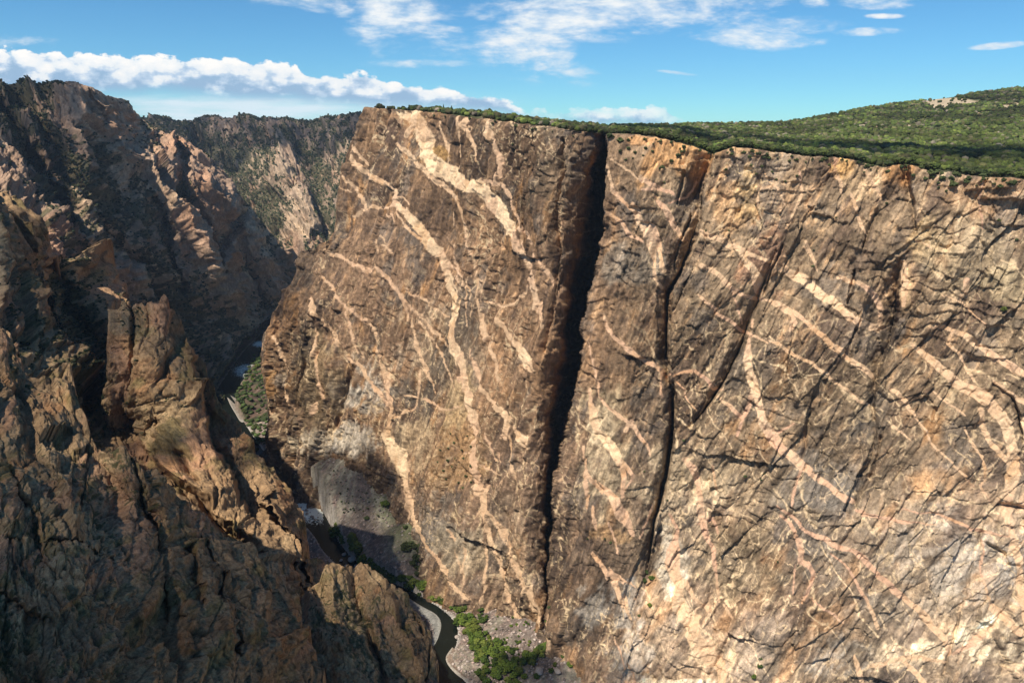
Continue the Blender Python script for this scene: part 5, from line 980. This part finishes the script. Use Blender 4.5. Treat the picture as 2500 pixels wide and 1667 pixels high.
SHR['of the shrubs under the rim right of the notch'] = [(2300, 439, 8), (2325, 454, 11), (2361, 447, 10), (2274, 424, 9), (2259, 438, 5), (2291, 460, 4), (2310, 467, 4), (2474, 452, 6), (2444, 458, 6), (2427, 451, 4), (2332, 427, 7), (2249, 411, 6), (2320, 436, 6), (2290, 448, 4), (2400, 432, 8), (2413, 486, 5), (2438, 540, 4), (2480, 587, 4)]
for x, y, w in SHR['of the shrubs under the rim right of the notch']:
    wall_shrub(x, y, w, 'dark', ordl(x, 'of the shrubs under the rim right of the notch'), 'shrubs under the right rim')
SHR['of the shrubs on the upper wall right of the second cleft'] = [(1830, 386, 6), (1864, 386, 6), (1876, 388, 6), (1860, 408, 4), (1833, 406, 4), (1847, 425, 4), (1772, 417, 5), (1895, 440, 4), (1918, 444, 4), (1946, 432, 4), (1885, 420, 3.5), (2004, 394, 5), (1956, 561, 4), (2042, 532, 3), (2164, 498, 4), (1724, 563, 3), (1780, 563, 3), (1985, 652, 4), (1987, 612, 3)]
for x, y, w in SHR['of the shrubs on the upper wall right of the second cleft']:
    wall_shrub(x, y, w, 'dark', ordl(x, 'of the shrubs on the upper wall right of the second cleft'), 'shrubs on the upper middle wall')
SHR['of the shrubs high on the buttress between the clefts'] = [(1516, 371, 5), (1535, 364, 6), (1550, 375, 5), (1577, 364, 5), (1594, 371, 5), (1611, 413, 6), (1657, 383, 8), (1527, 390, 4), (1623, 446, 3), (1516, 345, 9), (1490, 335, 10), (1640, 395, 6), (1668, 372, 8), (1618, 410, 5), (1570, 380, 3), (1545, 388, 3), (1604, 476, 3)]
for x, y, w in SHR['of the shrubs high on the buttress between the clefts']:
    wall_shrub(x, y, w, 'dark', ordl(x, 'of the shrubs high on the buttress between the clefts'), 'shrubs high between the clefts')
SHR['of the small shrubs on the lower right wall'] = [(1863, 1156, 4), (1858, 1172, 3.5), (1819, 1163, 5), (1477, 1315, 3.5), (1491, 1324, 4), (1435, 1315, 3.5), (1573, 1151, 2.5), (1629, 1221, 3), (1898, 1371, 3), (1669, 1076, 3.5)]
for x, y, w in SHR['of the small shrubs on the lower right wall']:
    wall_shrub(x, y, w, 'dark', ordl(x, 'of the small shrubs on the lower right wall'), 'shrubs on the lower right wall')
for x, y, w, k, lab in [(1252, 354, 5, 'dark', 'dark green shrub alone high on the painted cliff'), (1208, 297, 4.5, 'dark', 'dark shrub hanging just under the rim on the pale dyke'), (2450, 757, 7, 'river', 'green bush on a ledge far right of the wall'), (1582, 1398, 8, 'river', 'tall top bush of the green clump in the second cleft'),
      (1576, 1420, 8, 'river', 'lower left bush of the green clump in the second cleft'), (1590, 1412, 8, 'river', 'right bush of the green clump in the second cleft'), (1586, 1479, 7, 'river', 'round green bush standing below the clump in the second cleft'), (1561, 1502, 4, 'dark', 'small dark bush left below the round one in the second cleft'),
      (1854, 1628, 7, 'river', 'yellow green bush at the bottom edge of the right wall'), (1842, 1652, 6, 'river', 'darker green bush at the bottom edge left of the yellow one'), (1858, 1608, 4, 'dark', 'small dark bush topmost of those at the bottom edge'), (1340, 1484, 6, 'dark', 'dark bush in the black foot of the great cleft'), (1333, 1518, 5, 'river', 'little green bush at the very foot of the great cleft')]:
    wall_shrub(x, y, w, k, lab, None, 'bush')

for _ in range(90):
    x = 1000+1490*RS.rand()**.8; y = float(interp(RIM, x))+3+abs(RS.randn())*9; w = 2.6+4.5*RS.rand()**2
    wall_shrub(x, y, w, 'dark', 'dark green shrub spilling over the lip of the rim', 'shrubs spilling over the rim')

# ------------------------------------------------------------------ gravel bars, boulders, stones
def bar(name, pts, z, col, edge):
    c = np.array([atz(a, b, 0)[:2] for a, b in pts]); c2, _ = chaik(np.concatenate([c, c[:1]]), np.ones(len(c)+1)); cen = c2.mean(0); rings = []
    ks = np.linspace(1.12, .0, 26); cols = []
    for k in ks:
        xy = cen+(c2-cen)*k; nn = fbm(xy[:, 0], xy[:, 1], 0*xy[:, 0], 7, 4, 501, .6); zz = -1.2 + (z+1.2)*sst(1.12-k+0*nn, 0, .22) + (nn-.5)*.5
        rings.append(np.concatenate([xy, zz[:, None]], 1)); m = sst(nn, .4, .6); cc = lerp(np.tile(np.array(col), (len(xy), 1)), np.array(col)*.72, m)
        cc = lerp(cc, np.array(edge), sst(k+nn*.3+0*nn, 1.02, 1.12)*.8); cols.append(cc)
    G = np.stack(rings, 0); me = mesh_np(name, G.reshape(-1, 3), grid_faces(*G.shape[:2]), M_fg, np.stack(cols, 0).reshape(-1, 3)); link(bpy.data.objects.new(name, me), kind='structure')
bar('gravel_bar', [(930, 1432), (983, 1450), (1029, 1480), (1064, 1497), (1078, 1518), (1073, 1549), (1058, 1578), (1040, 1590), (1020, 1560), (985, 1500), (950, 1460)], 1.3, (.23, .225, .205), (.33, .32, .28))
bar('sandbar', [(1113, 1570), (1094, 1593), (1086, 1610), (1108, 1641), (1147, 1668), (1175, 1668), (1185, 1630), (1172, 1600), (1145, 1582)], 1.5, (.22, .165, .125), (.36, .33, .28))
bar('far_gravel_bar', [(551, 959), (575, 972), (605, 992), (612, 1005), (604, 1022), (589, 1034), (575, 1010), (560, 985)], 1.4, (.24, .21, .175), (.30, .28, .25))
BM = []
for i in range(5):
    v, f = I2; n_ = fbm(v[:, 0]*3+i*9, v[:, 1]*3, v[:, 2]*3, 1.6, 3, 510+i); 
    rs = np.random.RandomState(700+i); q = v.copy()
    for _ in range(7):                      # flat fracture faces
        d = rs.randn(3); d /= np.linalg.norm(d); lim = .62+.25*rs.rand(); t_ = q@d; q = q-np.maximum(0, t_-lim)[:, None]*d
    BM.append(mesh_np('boulder', q*(.85+.3*n_)[:, None]*.5*np.array([1, .8, .62]), f, M_boul))
def boulder(x, y, w, lab, gr=None, sink=.1):
    o = bpy.data.objects.new('boulder', BM[RS.randint(5)]); p = floor_at(x, y); p[2] = max(p[2], 0)
    o.location = (p[0], p[1], p[2]+w*.31-w*sink-.2); o.scale = (w, w, w); o.rotation_euler = (RS.rand()*.3, RS.rand()*.3, RS.rand()*6.28); link(o, label=lab, category='boulder', group=gr)
for a in [(862, 1369, 17, 'biggest grey boulder in the dark river, near its far bank'), (828, 1321, 5, 'small pale boulder in the river upstream of the tree row'), (846, 1328, 5, 'pale boulder against the bank under the first riverside trees'), (841, 1357, 9, 'low elongated boulder just upstream of the big grey one'),
          (833, 1372, 7, 'flat boulder in the river left of the big grey one'), (846, 1386, 7, 'low boulder in the river below left of the big one'), (869, 1387, 8, 'low rounded boulder in the river right below the big one'), (903, 1382, 9, 'pale boulder at the bank right of the big grey one'),
          (1127, 1523, 11, 'rounded pinkish boulder at the river bend across from the gravel bar'), (1116, 1558, 8, 'reddish boulder at the top tip of the sandbar'), (1316, 1642, 15, 'left of two big grey boulders at the bottom'), (1362, 1642, 12, 'right of two big grey boulders at the bottom'), (1035, 1394, 5, 'pale boulder among the shaded trees')]: boulder(*a)
for _ in range(70):
    t = RS.rand(); x = 655+t*110; y = 1178+t*105; boulder(x+(RS.rand()-.5)*70, y+(RS.rand()-.5)*26, 2.5+5*RS.rand()**2, 'dark wet boulder breaking the white rapids', 'boulders in the rapids', .05)
def stones(name, n, fn, smin, smax, lab, cols):
    p = []
    while len(p) < n:
        q = fn()
        if q is not None: p.append(q)
    p = np.array(p); s_ = smin+(smax-smin)*RS.rand(n)**3
    P_, F_, C_ = blobs(p, s_, s_*1.3, np.array(cols)[RS.randint(len(cols), size=n)]*(.7+.6*RS.rand(n, 1)), I0, .3, .3)
    link(bpy.data.objects.new(name, mesh_np(name, P_, F_, M_fg, C_)), kind='stuff', label=lab, category='stones')
def fl(x, y): return float(fgrid(x, y)), float(fgrid(x, y, 'd'))
def f1():
    px = 760+RS.rand()*620; py = 1130+RS.rand()*540; p = atz(px, py, 8.); z, d = fl(p[0], p[1]); return None if d < 1 else [p[0], p[1], z]
def f2():
    i = RS.randint(60, len(rp)-20); t = np.array(rp[i+1]-rp[i]); nrm = np.array([-t[1], t[0]])/np.hypot(*t); q = rp[i]+nrm*(rw[i]+RS.rand()*3)*(1 if RS.rand() < .8 else -1); return [q[0]+RS.randn(), q[1]+RS.randn(), .2]
stones('scree_stones', 9000, f1, .3, 2.6, 'pinkish grey rubble strewn over the scree', [(.30, .24, .21), (.38, .32, .28), (.20, .17, .15), (.34, .25, .21)])
stones('bank_stones', 2200, f2, .3, 1.4, 'pale stones lining the water edge', [(.50, .47, .42), (.36, .34, .30), (.26, .24, .22)])

# ------------------------------------------------------------------ clouds overhead that shade parts of the canyon
def cloud_mat():
    m = bpy.data.materials.new('cloud_vapour'); m.use_nodes = True; t = NT(m.node_tree); t.n.clear(); o = t.n.new('ShaderNodeOutputMaterial')
    d = t.n.new('ShaderNodeBsdfDiffuse'); d.inputs[0].default_value = (.85, .86, .88, 1); tr = t.n.new('ShaderNodeBsdfTransparent'); mx = t.n.new('ShaderNodeMixShader')
    g = t.n.new('ShaderNodeNewGeometry'); f = t.sstep(t.noise(g.outputs['Position'], .011, 5, .6), .44, .56)
    t.l.new(t.m('MULTIPLY_ADD', f, .50, .18), mx.inputs[0]); t.l.new(tr.outputs[0], mx.inputs[1]); t.l.new(d.outputs[0], mx.inputs[2]); t.l.new(mx.outputs[0], o.inputs[0])
    return m
M_cloud = cloud_mat()
def cloud(target, rx, ry, rot, h=1500):
    g = np.array(target, float); t_ = (HCAM+h-g[2])/SUNV[2]; c = g+SUNV*t_; v, f = ico(3)
    n_ = fbm(v[:, 0]+c[0], v[:, 1]+c[1], v[:, 2]+3, .55, 4, 601, .6); P_ = v*(.55+.95*n_)[:, None]; x = P_[:, 0]*rx; y = P_[:, 1]*ry
    P_ = np.stack([c[0]+x*math.cos(rot)-y*math.sin(rot), c[1]+x*math.sin(rot)+y*math.cos(rot), c[2]+P_[:, 2]*min(rx, ry)*.22], -1)
    link(bpy.data.objects.new('cloud', mesh_np('cloud', P_, f, M_cloud, smooth=True)), kind='structure')
cloud(surf('foreground_cliff', 230, 1450)[0], 190, 220, 0.2)
cloud(surf('foreground_cliff', 560, 1680)[0], 90, 90, 0.5)
cloud(surf('left_dark_slope', 60, 800)[0], 190, 230, 0.0)
cloud(surf('left_canyon_slope', 20, 300)[0], 180, 300, 0.0, 1900)
cloud(surf('distant_ridge', 560, 310)[0], 800, 260, 0.0, 2500)
def plat(px, py):
    q = PL.reshape(-1, 3); a, b = proj(q); return q[np.argmin((a-px)**2+(b-py)**2)]
cloud(plat(2050, 355), 270, 110, -0.45); cloud(plat(2440, 378), 170, 120, -0.4); cloud(plat(1750, 338), 200, 80, -0.5); cloud(plat(2150, 380), 160, 60, -0.5)


# ------------------------------------------------------------------ air
def haze():
    x0, x1, y0, y1, z0, z1 = -6000, 6000, -1500, 9000, -13.5, 1250
    V_ = [(x, y, z) for z in (z0, z1) for y in (y0, y1) for x in (x0, x1)]
    m = bpy.data.materials.new('air'); m.use_nodes = True; t = NT(m.node_tree); t.n.clear(); o = t.n.new('ShaderNodeOutputMaterial'); v = t.n.new('ShaderNodeVolumePrincipled')
    v.inputs['Color'].default_value = (.62, .78, 1, 1); v.inputs['Density'].default_value = 2.4e-5; v.inputs['Anisotropy'].default_value = .2; t.l.new(v.outputs[0], o.inputs['Volume'])
    link(bpy.data.objects.new('haze', mesh_np('haze', V_, [(0, 2, 3, 1), (4, 5, 7, 6), (0, 1, 5, 4), (2, 6, 7, 3), (0, 4, 6, 2), (1, 3, 7, 5)], m)), kind='stuff', label='faint blue air filling the canyon', category='haze')
haze()
# brush on the upstream banks
ub = []
while len(ub) < 900:
    i_ = RS.randint(8, 110); t_ = rp[i_+1]-rp[i_]; nr_ = np.array([-t_[1], t_[0]])/np.hypot(*t_); q_ = rp[i_]+nr_*(rw[i_]+3+RS.rand()**1.4*110)*(1 if RS.rand() < .75 else -1)
    ub.append(q_)
ub = np.array(ub); zb, db, _s = floor_z(ub[:, 0], ub[:, 1]); okb = db > 2; ub = ub[okb]; zb = zb[okb]; sb = 2.5+4*RS.rand(len(ub))**1.5
Pb, Fb, Cb = blobs(np.c_[ub, zb], sb, sb*1.4, np.array([[.038, .056, .018]])*(.5+1.1*RS.rand(len(ub), 1)), I1, .35, .4)
link(bpy.data.objects.new('bank_brush', mesh_np('bank_brush', Pb, Fb, M_leaf, Cb)), kind='stuff', label='dark brush covering the banks of the upstream river', category='shrubs')
